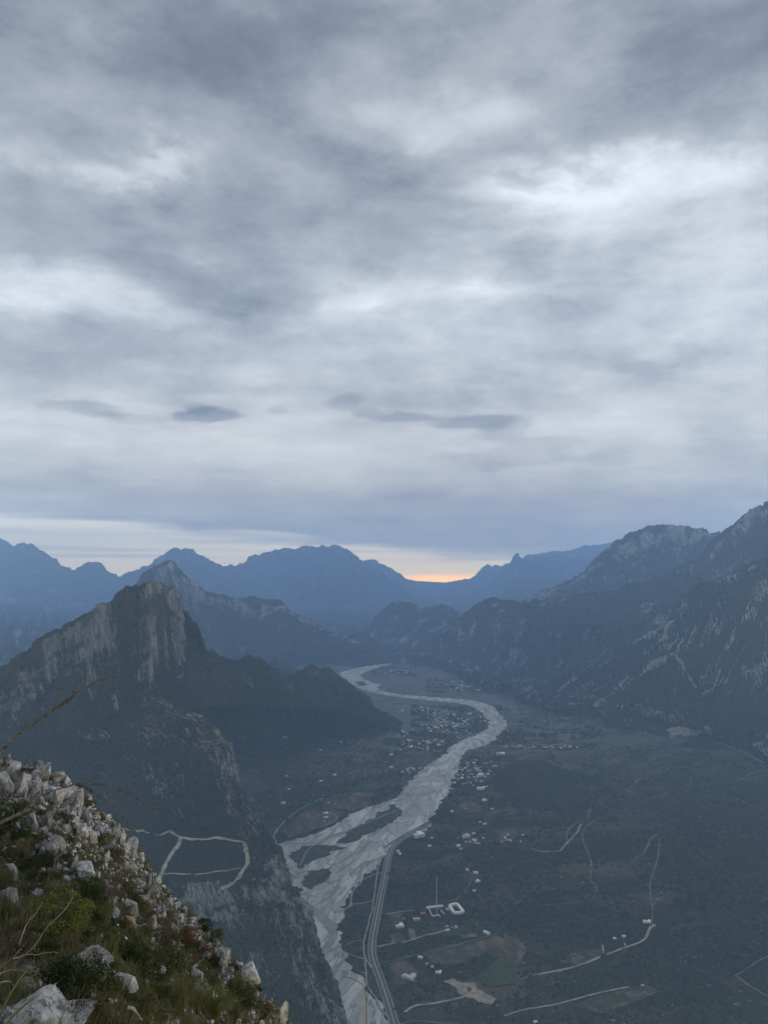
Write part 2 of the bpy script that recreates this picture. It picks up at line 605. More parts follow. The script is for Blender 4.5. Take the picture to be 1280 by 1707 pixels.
def build_mountains():
    T = {}
    # ---- far end of the valley
    rows = back([densify([(560, 975), (640, 962), (660, 961), (680, 965), (695, 968), (720, 969), (742, 970), (760, 967), (775, 966), (790, 969), (830, 972), (880, 975)], 16600, 16600),
                 densify([(560, 1000), (700, 996), (780, 996), (880, 1000)], 15200, 15200),
                 densify([(560, 1040), (880, 1040)], 13200, 13200)], 900, -500)
    terrain('mountain', rows, 320, 60, M_FAR, shp((30, 900), (25, 260, 3), (8, 80), base=0.0, seed=1),
            'faint low far mountain closing the valley under the orange glow')
    rows = back([densify([(735, 985), (748, 975), (765, 968), (780, 966), (795, 957), (803, 947), (812, 941), (818, 944), (826, 942), (836, 943), (846, 938), (856, 936),
                          (868, 930), (880, 924), (890, 925), (899, 922), (912, 920), (925, 917), (934, 920), (948, 918), (960, 914), (972, 910), (977, 908), (984, 911), (997, 908), (1010, 906), (1040, 903), (1100, 898)], 15200, 14600),
                 densify([(735, 1000), (800, 985), (900, 960), (1000, 950), (1100, 945)], 14200, 13600),
                 densify([(735, 1050), (1100, 1050)], 12800, 12400)], 900, -500)
    terrain('mountain', rows, 420, 90, M_FAR, shp((25, 500), (50, 190, 4), (40, 90), base=0.0, seed=11),
            'palest jagged far ridge right of the orange glow')
    rows = back([densify([(700, 1020), (740, 1012), (775, 1000), (790, 990), (800, 984), (812, 976), (822, 968), (832, 960), (845, 951), (851, 943), (855, 933), (859, 924),
                          (862, 922), (865, 928), (869, 932), (874, 938), (882, 934), (892, 931), (905, 927), (914, 929), (928, 925), (940, 925), (952, 930), (966, 928), (980, 935), (1000, 937), (1060, 940)], 12600, 11600),
                 densify([(700, 1035), (775, 1018), (830, 990), (858, 962), (880, 965), (930, 960), (1060, 965)], 12000, 11000),
                 densify([(690, 1060), (780, 1060), (900, 1060), (1060, 1060)], 10200, 9800)], 800, -450)
    terrain('mountain', rows, 460, 130, M_FAR, shp((25, 420), (55, 170, 3.5), (36, 80), base=0.12, patch=(0.45, 260), seed=21),
            'hazy blue mountain with a needle of rock on its ridge')
    # ---- big blue mountain in the middle and the ridges behind and before it
    rows = back([densify([(560, 940), (600, 938), (612, 933), (622, 932), (632, 938), (641, 943), (650, 945), (660, 953), (672, 962), (684, 970), (700, 980), (730, 994), (765, 1006), (800, 1020)], 14300, 13300),
                 densify([(560, 1000), (640, 990), (720, 1010), (800, 1030)], 13000, 12500),
                 densify([(560, 1060), (800, 1060)], 11500, 11500)], 800, -450)
    terrain('mountain', rows, 300, 90, M_FAR, shp((25, 500), (50, 190, 4), (30, 90), base=0.0, seed=31),
            'blue ridge sloping down behind the domed mountain to the valley gap')
    rows = back([densify([(340, 960), (385, 946), (400, 941), (412, 934), (425, 927), (436, 924), (448, 920), (465, 918), (480, 915), (497, 914), (510, 912.5), (524, 911), (536, 909.5),
                          (546, 912), (556, 911), (566, 913), (578, 919), (590, 928), (602, 936), (615, 944), (632, 955), (650, 968), (672, 984), (690, 998), (720, 1010), (760, 1030)], 12400, 11300),
                 densify([(340, 985), (400, 975), (480, 960), (560, 950), (600, 958), (650, 990), (700, 1015), (760, 1040)], 11700, 10500),
                 densify([(340, 1040), (480, 1020), (560, 1015), (640, 1030), (760, 1060)], 10200, 9500),
                 densify([(340, 1085), (480, 1075), (560, 1062), (640, 1062), (760, 1075)], 8900, 8900)], 900, -500)
    terrain('mountain', rows, 460, 200, M_FAR, shp((40, 650), (80, 260, 3.5), (46, 110), base=0.06, patch=(0.35, 330), seed=41),
            'broad domed blue mountain in the middle of the skyline')
    rows = back([densify([(-160, 880), (-60, 888), (-20, 893), (0, 900), (9, 901), (16, 907), (23, 915), (31, 911), (40, 907), (46, 909), (52, 908), (58, 915), (66, 918), (74, 922), (84, 930),
                          (98, 940), (112, 948), (125, 954), (136, 949), (143, 943), (150, 938), (156, 937), (163, 940), (168, 945), (176, 954), (186, 961), (196, 963), (206, 960), (216, 955), (222, 952), (232, 950), (250, 944), (259, 936), (266, 931), (275, 926), (285, 917),
                          (292, 914), (300, 915), (309, 915), (320, 920), (332, 926), (345, 934), (356, 938), (368, 944), (385, 948), (420, 960), (470, 985)], 11200, 11400),
                 densify([(-160, 930), (0, 945), (60, 960), (125, 980), (155, 970), (196, 985), (290, 950), (380, 980), (470, 1010)], 10300, 10500),
                 densify([(-160, 1010), (0, 1010), (100, 1020), (200, 1020), (300, 1010), (470, 1040)], 9300, 9500),
                 densify([(-160, 1110), (0, 1105), (150, 1095), (300, 1085), (470, 1078)], 7300, 8400)], 900, -500)
    terrain('mountain', rows, 640, 220, M_FAR, shp((35, 520), (80, 240, 3.5), (48, 100), base=0.10, patch=(0.42, 300), seed=51),
            'long blue mountain range behind the cliffs at the left edge')
    # ---- low ridge and spurs of the middle distance, right of the hill in the valley
    rows = back([densify([(600, 1062), (625, 1028), (645, 1010), (664, 1001), (680, 1003), (690, 1006), (702, 1012), (712, 1010), (722, 1011), (735, 1007), (742, 1008), (755, 1015), (766, 1021), (775, 1030), (800, 1050)], 9300, 8500),
                 densify([(600, 1070), (640, 1040), (690, 1035), (740, 1040), (800, 1060)], 8900, 8200),
                 densify([(590, 1086), (640, 1082), (690, 1084), (740, 1086), (800, 1085)], 8250, 7900)], 500, -300)
    terrain('mountain', rows, 360, 150, M_MID, shp((14, 300), (26, 120, 4), (8, 50), shear=0.6, base=0.16, ribrock=0.22, patch=(0.5, 170), seed=61),
            'low dark ridge with pale rock streaks where the river leaves the valley')
    # ---- right: cliff mountain, corner peak, strata ridge, near massif
    rows = back([densify([(800, 1030), (850, 1010), (880, 1000), (905, 990), (925, 980), (948, 968), (970, 957), (985, 948), (996, 928), (1003, 924), (1012, 914), (1024, 905), (1031, 901), (1040, 897), (1052, 889), (1066, 884), (1074, 880),
                          (1083, 876), (1092, 878), (1104, 879), (1115, 881), (1120, 877), (1126, 881), (1138, 883), (1150, 883), (1160, 889), (1170, 891), (1186, 890), (1200, 891), (1240, 895)], 9000, 7600),
                 densify([(800, 1040), (880, 1010), (950, 980), (985, 962), (1000, 948), (1030, 925), (1060, 905), (1085, 888), (1120, 885), (1150, 892), (1190, 897), (1240, 905)], 8850, 7500),
                 densify([(800, 1045), (900, 1015), (985, 965), (1005, 952), (1030, 946), (1060, 940), (1075, 928), (1100, 914), (1122, 912), (1138, 920), (1150, 926), (1180, 905), (1240, 910)], 8700, 7350),
                 densify([(800, 1060), (900, 1035), (1000, 1010), (1100, 995), (1180, 970), (1240, 960)], 7800, 6700),
                 densify([(800, 1080), (1000, 1050), (1240, 1030)], 7000, 6200)], 700, -420)
    terrain('mountain', rows, 520, 240, M_MID, shp((22, 300), (38, 120, 3.5), (22, 55), rib2=(55, 320, 3), cliffs=((3.05, 4.0, 0.46, 9),), base=0.10, patch=(0.35, 170), seed=71),
            'flat topped mountain with a pale cliff band on the right skyline')
    rows = back([densify([(880, 1012), (960, 1000), (1050, 985), (1110, 962), (1150, 945), (1180, 932), (1190, 925), (1196, 912), (1201, 893), (1206, 883), (1213, 880), (1221, 881), (1227, 883), (1233, 873), (1242, 864), (1252, 853), (1263, 845), (1272, 846), (1281, 838), (1310, 818), (1360, 800), (1440, 790)], 6900, 5100),
                 densify([(880, 1016), (1000, 1004), (1110, 975), (1180, 945), (1200, 925), (1225, 910), (1260, 900), (1300, 890), (1440, 850)], 6700, 4950),
                 densify([(880, 1022), (1000, 1010), (1110, 990), (1200, 965), (1260, 950), (1320, 935), (1440, 910)], 6500, 4800),
                 densify([(880, 1040), (1000, 1030), (1150, 1020), (1300, 1000), (1440, 980)], 5900, 4500),
                 densify([(880, 1060), (1100, 1060), (1440, 1050)], 5500, 4200)], 600, -380)
    terrain('mountain', rows, 460, 240, M_MID, shp((22, 260), (40, 120, 3.5), (22, 50), rib2=(55, 300, 3), cliffs=((2.15, 2.9, 0.34, 9),), base=0.10, patch=(0.45, 160), seed=81,
                                                   xmask=lambda P, S, Tt, V: -0.5 * (1 - sstep(0.33, 0.42, P[..., 0] / P[..., 1]))),
            'tall rocky peak rising out of the right edge of the picture')

    def strata(sh, scale, seed, thr=0.12, amt=0.5):
        def f(P, S, Tt, V):
            wv_ = fbm(S / 420, Tt / 420, 3, seed + 2) * 1.1
            n1 = perlin((S + sh * Tt) / scale + wv_, Tt / (scale * 11), seed)
            n2 = perlin((S + sh * Tt) / (scale * 0.45) + wv_ * 2, Tt / (scale * 7), seed + 4)
            gate = sstep(-0.22, 0.42, fbm(S / 380, Tt / 300, 3, seed + 1))
            return amt * (0.75 * sstep(thr, thr + 0.3, n1) + 0.5 * sstep(0.15, 0.4, n2)) * gate
        return f
    rows = back([densify([(660, 1098), (700, 1078), (722, 1062), (742, 1048), (760, 1033), (775, 1022), (790, 1011), (802, 1004), (812, 998), (822, 996), (834, 999), (850, 1001), (868, 1004), (886, 1004), (900, 1005), (914, 1001), (928, 997),
                          (944, 995), (962, 991), (985, 989), (1000, 992), (1030, 992), (1060, 1000), (1100, 1012), (1140, 1020), (1180, 1020)], 8000, 4900),
                 densify([(665, 1099), (720, 1078), (775, 1045), (822, 1020), (900, 1022), (985, 1012), (1060, 1018), (1180, 1035)], 7850, 4750),
                 densify([(670, 1100), (730, 1092), (790, 1085), (840, 1070), (920, 1070), (1000, 1060), (1080, 1062), (1180, 1080)], 7500, 4400),
                 densify([(680, 1101), (740, 1108), (800, 1118), (860, 1120), (940, 1125), (1020, 1125), (1100, 1130), (1180, 1130)], 7000, 4150),
                 [(690, 1100), (745, 1115), (790, 1145), (850, 1162), (930, 1182), (1010, 1195), (1100, 1205), (1180, 1210)]], 700, -420)
    terrain('mountain', rows, 760, 330, M_RIGHT, shp((20, 300), (24, 70, 5), (10, 32), shear=0.6, base=0.06, ribrock=0.16, patch=(0.20, 200), seed=91, rib2=(62, 260, 4),
                                                     xmask=strata(0.6, 46, 95)),
            'long ridge with slanting pale rock strata right of the river')
    rows = back([densify([(860, 1172), (905, 1150), (950, 1132), (1000, 1105), (1040, 1085), (1080, 1063), (1105, 1046), (1128, 1034), (1144, 1022), (1147, 1008), (1152, 992), (1160, 982), (1172, 972), (1190, 970), (1206, 969), (1222, 958), (1240, 948), (1258, 936), (1272, 930), (1300, 918), (1360, 900), (1440, 880)], 4750, 3700),
                 densify([(865, 1173), (950, 1140), (1040, 1098), (1105, 1068), (1150, 1030), (1180, 1010), (1220, 990), (1260, 975), (1300, 960), (1440, 930)], 4680, 3600),
                 densify([(880, 1176), (970, 1150), (1060, 1120), (1130, 1095), (1180, 1075), (1240, 1055), (1300, 1040), (1440, 1020)], 4560, 3450),
                 densify([(900, 1182), (1000, 1172), (1080, 1160), (1160, 1150), (1230, 1140), (1300, 1130), (1440, 1110)], 4420, 3200),
                 [(910, 1188), (1000, 1198), (1090, 1212), (1180, 1232), (1260, 1258), (1330, 1290), (1440, 1330)]], 600, -380)
    terrain('mountain', rows, 720, 420, M_RIGHT, shp((20, 260), (24, 75, 4.5), (10, 28), shear=0.6, cliffs=((2.1, 2.75, 0.30, 6),), base=0.06, ribrock=0.16, patch=(0.22, 170), seed=101, rib2=(60, 280, 3.5),
                                                     xmask=strata(0.75, 38, 105, 0.10, 0.6)),
            'dark massif with banded rock steps at the right edge')
    rows = back([densify([(985, 1178), (1020, 1152), (1045, 1132), (1070, 1115), (1090, 1100), (1108, 1090), (1121, 1084), (1128, 1094), (1136, 1106), (1144, 1122), (1155, 1138), (1166, 1155), (1178, 1170), (1200, 1192)], 4050, 3650),
                 densify([(1000, 1185), (1050, 1158), (1100, 1128), (1121, 1112), (1135, 1135), (1160, 1162), (1200, 1200)], 4000, 3620),
                 densify([(1005, 1200), (1060, 1195), (1120, 1190), (1200, 1215)], 3850, 3550),
                 [(1010, 1212), (1070, 1222), (1130, 1230), (1200, 1240)]], 200, -200)
    terrain('hill', rows, 260, 170, M_RIGHT, shp((6, 120), (12, 50, 3), (5, 22), shear=0.3, cliffs=((1.9, 2.55, 0.55, 4),), base=0.12, ribrock=0.2, patch=(0.3, 90), seed=111),
            'pyramid shaped spur edged with white rock below the right massif')
    # ---- left: second mountain with the stepped cliff, small hills
    rows = back([densify([(150, 1040), (200, 990), (225, 976), (233, 968), (238, 958), (246, 950), (258, 945), (268, 940), (278, 936), (285, 934), (290, 939), (295, 946), (302, 955), (312, 966), (325, 976), (340, 984), (358, 991), (375, 994), (392, 999), (410, 996), (425, 995), (434, 999),
                          (450, 1000), (468, 1000), (470, 1004), (472, 1012), (484, 1018), (500, 1028), (520, 1040), (540, 1054), (555, 1062), (580, 1074), (610, 1086)], 6000, 7700),
                 densify([(150, 1048), (225, 985), (262, 958), (285, 945), (300, 966), (325, 985), (350, 1000), (392, 1008), (430, 1010), (462, 1008), (474, 1020), (520, 1046), (610, 1087)], 5950, 7650),
                 densify([(150, 1060), (225, 1010), (265, 1000), (290, 1012), (310, 1030), (330, 1042), (345, 1020), (372, 1018), (395, 1032), (415, 1046), (440, 1040), (464, 1026), (485, 1038), (530, 1062), (610, 1088)], 5860, 7560),
                 densify([(150, 1090), (230, 1070), (300, 1066), (350, 1066), (400, 1070), (450, 1066), (500, 1068), (550, 1078), (610, 1090)], 5500, 7350),
                 densify([(150, 1140), (250, 1140), (340, 1128), (420, 1117), (500, 1105), (560, 1096), (610, 1092)], 5100, 7250)], 500, -380)
    terrain('mountain', rows, 560, 260, M_MID, shp((20, 260), (32, 100, 3.5), (11, 36), rib2=(40, 260, 3), cliffs=((3.0, 4.0, 0.42, 11),), base=0.10, ribrock=0.15, patch=(0.35, 150), seed=121),
            'pointed mountain with fluted cliffs and a stepped mesa, behind the nearest left peak')
    rows = back([densify([(520, 1100), (545, 1088), (560, 1077), (572, 1068), (582, 1060), (590, 1055), (598, 1053), (606, 1054), (614, 1058), (624, 1066), (636, 1075), (650, 1084), (668, 1094), (690, 1100)], 7900, 7700),
                 densify([(525, 1103), (570, 1084), (598, 1074), (630, 1086), (690, 1103)], 7700, 7550),
                 [(525, 1108), (560, 1110), (600, 1112), (640, 1108), (690, 1104)]], 350, -210)
    terrain('hill', rows, 220, 90, M_MID, shp((8, 180), (10, 80, 3), (5, 32), base=0.08, patch=(0.3, 120), seed=131),
            'small domed hill standing in the valley beside the far river bend')
    rows = back([densify([(420, 1122), (440, 1112), (452, 1103), (462, 1097), (468, 1098), (478, 1105), (490, 1112), (505, 1120)], 5300, 5300),
                 densify([(420, 1128), (462, 1115), (505, 1126)], 5200, 5200),
                 [(420, 1134), (462, 1137), (505, 1136)]], 200, -130)
    terrain('hill', rows, 120, 60, M_MID, shp((5, 120), (8, 60, 3), (4, 26), base=0.06, seed=141),
            'tiny conical hill between the left ridges')
    # ---- nearest left peak: ridge that runs right from its shoulder to the river
    rows = back([densify([(225, 978), (255, 975), (266, 979), (273, 986), (280, 999), (290, 1006), (300, 1012), (312, 1022), (320, 1034), (327, 1048), (333, 1066), (338, 1082)], 2260, 2560)
                 + densify([(352, 1088), (370, 1097), (384, 1103), (396, 1107), (404, 1100), (413, 1095), (420, 1099), (431, 1102), (440, 1109), (452, 1114), (466, 1124), (480, 1131), (490, 1124)], 2800, 3900)
                 + densify([(498, 1117), (506, 1118), (513, 1111), (519, 1107), (527, 1113), (533, 1117), (545, 1115), (556, 1122), (570, 1132), (585, 1144), (602, 1160), (622, 1178), (642, 1196), (665, 1214)], 4000, 3900),
                 densify([(225, 1040), (262, 1040), (290, 1058), (315, 1080), (330, 1102), (350, 1112), (390, 1126), (413, 1118), (450, 1134), (485, 1146), (519, 1130), (560, 1146), (610, 1178), (665, 1215)], 2230, 3880),
                 densify([(225, 1120), (270, 1120), (305, 1130), (340, 1146), (390, 1156), (430, 1154), (480, 1164), (520, 1158), (560, 1170), (610, 1192), (665, 1216)], 2190, 3850),
                 densify([(225, 1190), (300, 1186), (350, 1180), (400, 1178), (440, 1178), (490, 1182), (530, 1184), (580, 1192), (620, 1204), (665, 1217)], 2150, 3820),
                 [(300, 1262), (360, 1250), (410, 1232), (450, 1218), (490, 1209), (530, 1208), (570, 1210), (610, 1214), (668, 1219)]], 350, -330)
    terrain('mountain', rows, 620, 330, M_HERO, shp((9, 200), (16, 70, 3.5), (8, 28), cliffs=((2.1, 2.9, 0.26, 6),), base=0.10, ribrock=0.18, patch=(0.32, 120), seed=151, rib2=(24, 190, 2.5),
                                                    xmask=lambda P, S, Tt, V: -0.35 * sstep(2700, 3000, P[..., 1]) * (V < 3.0) - 0.2 * sstep(3.6, 4.2, V)),
            'ridge of small peaks running from the nearest left peak down to the river')
    # ---- nearest left peak with the fluted wall
    rows = back([densify([(-170, 1190), (-110, 1160), (-40, 1130), (0, 1112), (16, 1104), (28, 1092), (38, 1090), (47, 1087), (56, 1072), (64, 1066), (76, 1059), (88, 1053), (105, 1046), (118, 1037), (133, 1030), (150, 1022), (166, 1017), (178, 1009), (187, 1002), (195, 990), (203, 982), (211, 977), (217, 979),
                          (224, 976), (232, 974), (242, 974), (252, 975), (263, 977), (271, 984)], 1950, 2230) + [(279, 997, 2300), (284, 1010, 2380)],
                 densify([(-170, 1240), (-60, 1195), (0, 1165), (40, 1135), (64, 1108), (85, 1092), (110, 1068), (130, 1055), (150, 1042), (168, 1026), (185, 1012), (200, 1006), (218, 1004), (236, 1004), (243, 996), (252, 986), (264, 984), (273, 994)], 1915, 2210) + [(283, 1012, 2285), (288, 1030, 2370)],
                 densify([(-170, 1275), (-60, 1240), (0, 1215), (30, 1192), (52, 1170), (72, 1178), (95, 1160), (120, 1140), (140, 1150), (165, 1152), (185, 1166), (205, 1180), (225, 1184), (242, 1168), (258, 1170), (272, 1166)], 1860, 2105) + [(288, 1140, 2190), (294, 1120, 2300)],
                 densify([(-170, 1330), (0, 1290), (80, 1270), (160, 1260), (220, 1250), (285, 1230)], 1760, 1960) + [(310, 1200, 2100), (312, 1180, 2250)]], 350, -330, -60)
    terrain('mountain', rows, 620, 420, M_HERO, shp((10, 170), (13, 58, 6), (6, 20), cliffs=((2.55, 4.05, 0.50, 10),), base=0.06, ribrock=0.16, patch=(0.20, 120), seed=161, rib2=(15, 150, 5)),
            'nearest left peak with a dark fluted limestone wall')
    # ---- spur below the wall, with the bench and the lower cliffs
    sil = [(255, 1140, 2110), (270, 1163, 2050), (286, 1172, 2015), (300, 1188, 1975), (316, 1190, 1960), (330, 1199, 1945), (345, 1207, 1925), (358, 1218, 1900), (370, 1231, 1880), (380, 1243, 1860), (386, 1258, 1835), (389, 1275, 1805), (393, 1295, 1770), (399, 1315, 1735), (409, 1330, 1700), (414, 1342, 1680),
           (424, 1360, 1645), (436, 1380, 1600), (448, 1396, 1565), (460, 1418, 1520), (466, 1434, 1490), (471, 1460, 1440), (480, 1480, 1400), (492, 1504, 1355), (504, 1522, 1325), (514, 1548, 1280), (524, 1575, 1235), (536, 1606, 1190), (546, 1640, 1140), (556, 1676, 1098), (566, 1710, 1056), (590, 1800, 960)]
    left = [(-170, 1270, 1800), (-170, 1420, 1450), (-170, 1620, 1200), (-170, 1900, 900)]
    # lines from the top (cliff foot) to the bottom, left to right
    rows = [densify([(-170, 1245), (-60, 1215), (0, 1190), (60, 1165), (140, 1148), (200, 1160), (255, 1140)], 1880, 2115),
            densify([(-170, 1290), (0, 1262), (120, 1240), (220, 1225), (300, 1188)], 1760, 1975),
            densify([(-170, 1350), (0, 1330), (140, 1310), (260, 1285), (330, 1262), (386, 1258)], 1600, 1835),
            densify([(-170, 1410), (0, 1400), (140, 1388), (240, 1375), (330, 1362), (424, 1360)], 1520, 1645),
            densify([(-170, 1430), (0, 1420), (140, 1405), (230, 1391), (330, 1396), (410, 1402), (448, 1396)], 1500, 1565),
            densify([(-170, 1510), (0, 1505), (140, 1495), (260, 1482), (330, 1485), (400, 1478), (480, 1480)], 1270, 1400),
            densify([(-170, 1570), (0, 1570), (160, 1570), (300, 1575), (400, 1570), (450, 1560), (524, 1575)], 1190, 1235),
            densify([(-170, 1640), (0, 1640), (200, 1650), (340, 1660), (440, 1650), (546, 1640)], 1080, 1140),
            densify([(-170, 1800), (0, 1800), (300, 1800), (450, 1800), (590, 1800)], 880, 960)]
    # each line goes on past the silhouette and down the hidden side to the river
    nu, nv = 560, 520
    P, vrow = rows_to_grid(rows, nu, nv, 3)
    S_, T_ = grid_st(P)
    silw = resample(np.array([P3(*p) for p in sil]), nv, np.array([(p[0], p[1]) for p in sil], float))
    # pull the right border onto the silhouette line
    key = np.array([(p[0], p[1]) for p in sil], float)
    zs = P[:, -1, 2]
    tt = np.linspace(0, 1, nv)
    w = sstep(0.45, 1.0, np.linspace(0, 1, nu))[None, :, None]
    # match by depth
    order = np.argsort(silw[:, 1])
    tgt = np.stack([np.interp(P[:, -1, 1], silw[order, 1], silw[order, c]) for c in range(3)], 1)
    P = P + w * (tgt - P[:, -1])[:, None, :]
    nb = 60
    t = np.linspace(0, 1, nb + 1)[1:]
    drop = np.maximum(P[:, -1, 2] + 30, 60)
    ext = P[:, -1][:, None, :] + np.stack([-0.16 * t[None, :] * drop[:, None], t[None, :] * drop[:, None], -(0.7 * t[None, :] + 0.3 * t[None, :] ** 2) * drop[:, None]], 2)
    P = np.concatenate([P, ext], 1)
    V = np.broadcast_to(vrow[:, None], P.shape[:2])
    S, Tt = grid_st(P)
    N = grid_normals(P)
    N[:, nu:, :] = N[:, nu:, :] * np.sign(N[:, nu:, 2:3] + 1e-9)
    U = np.broadcast_to(np.linspace(0, (nu + nb) / nu, nu + nb)[None, :], V.shape)
    f = shp((9, 130), (12, 46, 4), (5, 18), cliffs=((5.05, 5.95, 0.24, 5),), base=0.09, ribrock=0.22, patch=(0.24, 70), seed=171, crest=None)
    disp, rock, dz = f(P, S, Tt, V)
    bench = sstep(3.8, 4.05, V) * (1 - sstep(4.9, 5.0, V)) * (1 - sstep(0.86, 0.97, U))
    fade = (1 - 0.9 * bench)
    edge = sstep(0.88, 0.99, U) * (1 - sstep(1.0, 1.05, U))
    upper = sstep(0.2, 1.0, V) * (1 - sstep(2.6, 3.4, V)) * sstep(0.60, 0.8, U)
    lowr = sstep(5.8, 6.4, V) * sstep(0.55, 0.75, U)
    rock = np.clip(rock * fade + 0.16 * edge + 0.08 * upper + 0.10 * lowr - 0.10 * bench - 0.12 * sstep(0.5, 2, V) * (1 - sstep(0.5, 0.65, U)) * (V < 4.9), 0, 1)
    Q = P + N * (disp * (0.15 + 0.85 * fade))[..., None]
    st = np.stack([S, Tt, 0 * S], 2).reshape(-1, 3)
    me = mesh_np('mountain', Q.reshape(-1, 3), grid_faces(nv, nu + nb), True, {'rock': rock.ravel(), 'st': st})
    new_obj('mountain', me, M_SPUR, kind='structure', label='scrub covered spur with a flat bench between the near slope and the river')
    T['spur'] = (Q, rock)
    # ---- low hills on the fan right of the river
    rows = back([densify([(815, 1300), (838, 1284), (855, 1273), (872, 1269), (890, 1268), (908, 1270), (925, 1277), (945, 1284), (965, 1288), (990, 1296), (1020, 1306), (1060, 1316)], 2900, 2750),
                 densify([(815, 1312), (860, 1298), (890, 1294), (940, 1302), (1000, 1315), (1060, 1324)], 2820, 2690),
                 [(800, 1335), (850, 1350), (900, 1358), (960, 1360), (1010, 1350), (1065, 1334)]], 250, -75)
    terrain('hill', rows, 260, 110, M_RIGHT, shp((5, 160), (7, 70, 3), (2.5, 22), base=0.0, ribrock=0.08, patch=(0.16, 80), seed=181),
            'low dark scrub hill right of the village by the river')
    rows = back([densify([(1060, 1292), (1090, 1272), (1108, 1256), (1122, 1246), (1138, 1238), (1150, 1233), (1165, 1229), (1178, 1232), (1190, 1240), (1205, 1244), (1225, 1252), (1245, 1262), (1262, 1274), (1290, 1290)], 3300, 3050),
                 densify([(1065, 1298), (1120, 1268), (1165, 1256), (1210, 1266), (1290, 1298)], 3230, 3000),
                 [(1060, 1304), (1120, 1298), (1180, 1300), (1240, 1306), (1300, 1312)]], 250, -110)
    terrain('hill', rows, 220, 100, M_RIGHT, shp((5, 120), (9, 50, 3), (3, 20), base=0.04, ribrock=0.12, patch=(0.2, 80), seed=191),
            'small gullied hill under the pale quarry cut at the right')
    return T


TER = build_mountains()


# ------------------------------------------------------------------ valley floor
def mat_floor():
    m, n = new_mat('valley_scrub')
    pos = n.node('ShaderNodeNewGeometry').outputs['Position']
    g1 = n.noise(pos, 1 / 8.0, 4, 0.7)
    g2 = n.noise(pos, 1 / 70.0, 5, 0.65, 0.5)
    g3 = n.noise(pos, 1 / 480.0, 5, 0.6, 0.4)
    c = n.mixc(n.smooth(g1, 0.38, 0.62), (0.005, 0.006, 0.0052), (0.029, 0.030, 0.025))
    c = n.mixc(n.smooth(g2, 0.46, 0.70, 0, 0.75), c, (0.062, 0.056, 0.046))
    c = n.mixc(n.smooth(g3, 0.42, 0.62, 0, 0.55), c, (0.010, 0.012, 0.009))
    # old field plots along the river
    ro = n.node('ShaderNodeMapping')
    n.link(pos, ro.inputs[0])
    ro.inputs['Rotation'].default_value = (0, 0, R(-16))
    ro.inputs['Scale'].default_value = (1 / 150.0, 1 / 62.0, 0)
    vo = n.node('ShaderNodeTexVoronoi', distance='CHEBYCHEV')
    n.link(ro.outputs[0], vo.inputs['Vector'])
    vo.inputs['Scale'].default_value = 1.0
    vo.inputs['Randomness'].default_value = 0.7
    cs = n.node('ShaderNodeSeparateColor')
    n.link(vo.outputs['Color'], cs.inputs[0])
    plot = n.mixc(cs.outputs[0], (0.016, 0.020, 0.012), (0.082, 0.066, 0.050))
    plot = n.mixc(n.smooth(g1, 0.4, 0.7, 0, 0.6), plot, (0.045, 0.045, 0.034))
    sep = n.node('ShaderNodeSeparateXYZ')
    n.link(pos, sep.inputs[0])
    band = n.math('ABSOLUTE', n.math('SUBTRACT', sep.outputs[0], n.math('MULTIPLY_ADD', sep.outputs[1], 0.075, 20.0)))
    farm = n.math('MULTIPLY', n.smooth(band, 330, 700, 1.0, 0.0), n.smooth(cs.outputs[1], 0.42, 0.5))
    farm = n.math('MULTIPLY', farm, n.smooth(sep.outputs[1], 1200, 1400))
    c = n.mixc(n.math('MULTIPLY', farm, 0.9), c, plot)
    c = n.mixc(n.math('MULTIPLY', n.smooth(sep.outputs[1], 1900, 4300, 0.0, 0.75), n.smooth(g2, 0.30, 0.60, 0.45, 1.0)), c, (0.125, 0.127, 0.115))  # floor pales up the valley: mist painted into the ground colour
    sp = n.smooth(n.noise(pos, 1 / 14.0, 2, 0.5), 0.64, 0.72, 0, 0.8)
    c = n.mixc(n.math('MULTIPLY', sp, n.smooth(g2, 0.42, 0.56)), c, (0.17, 0.155, 0.13))
    principled(n, c, 1.0, bump(n, g1, 6.0), 0.0)
    return m


def build_floor():
    nu, nv = 420, 460
    yy = np.exp(np.linspace(math.log(820), math.log(27600), nv))
    P = np.empty((nv, nu, 3))
    u = np.linspace(-1, 1, nu)
    hw = np.minimum(0.62 * yy + 500, 17500)
    P[..., 1] = yy[:, None]
    P[..., 0] = u[None, :] * hw[:, None]
    P[..., 2] = floor_z(P[..., 0], P[..., 1])
    me = mesh_np('valley_floor', P.reshape(-1, 3), grid_faces(nv, nu, True), True)
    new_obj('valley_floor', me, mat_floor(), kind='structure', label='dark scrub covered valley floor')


build_floor()


# ------------------------------------------------------------------ river bed, water, tracks, fields
from mathutils.geometry import delaunay_2d_cdt


def z4(pts):
    return [(420 + x / 2.909, 1040 + y / 2.909) for x, y in pts]


def z5(pts):
    return [(440 + x / 3.0476, 1380 + y / 3.0476) for x, y in pts]


def z6(pts):
    return [(840 + x / 2.909, 1200 + y / 2.909) for x, y in pts]


def z7(pts):
    return [(620 + x / 5.333, 1500 + y / 5.333) for x, y in pts]


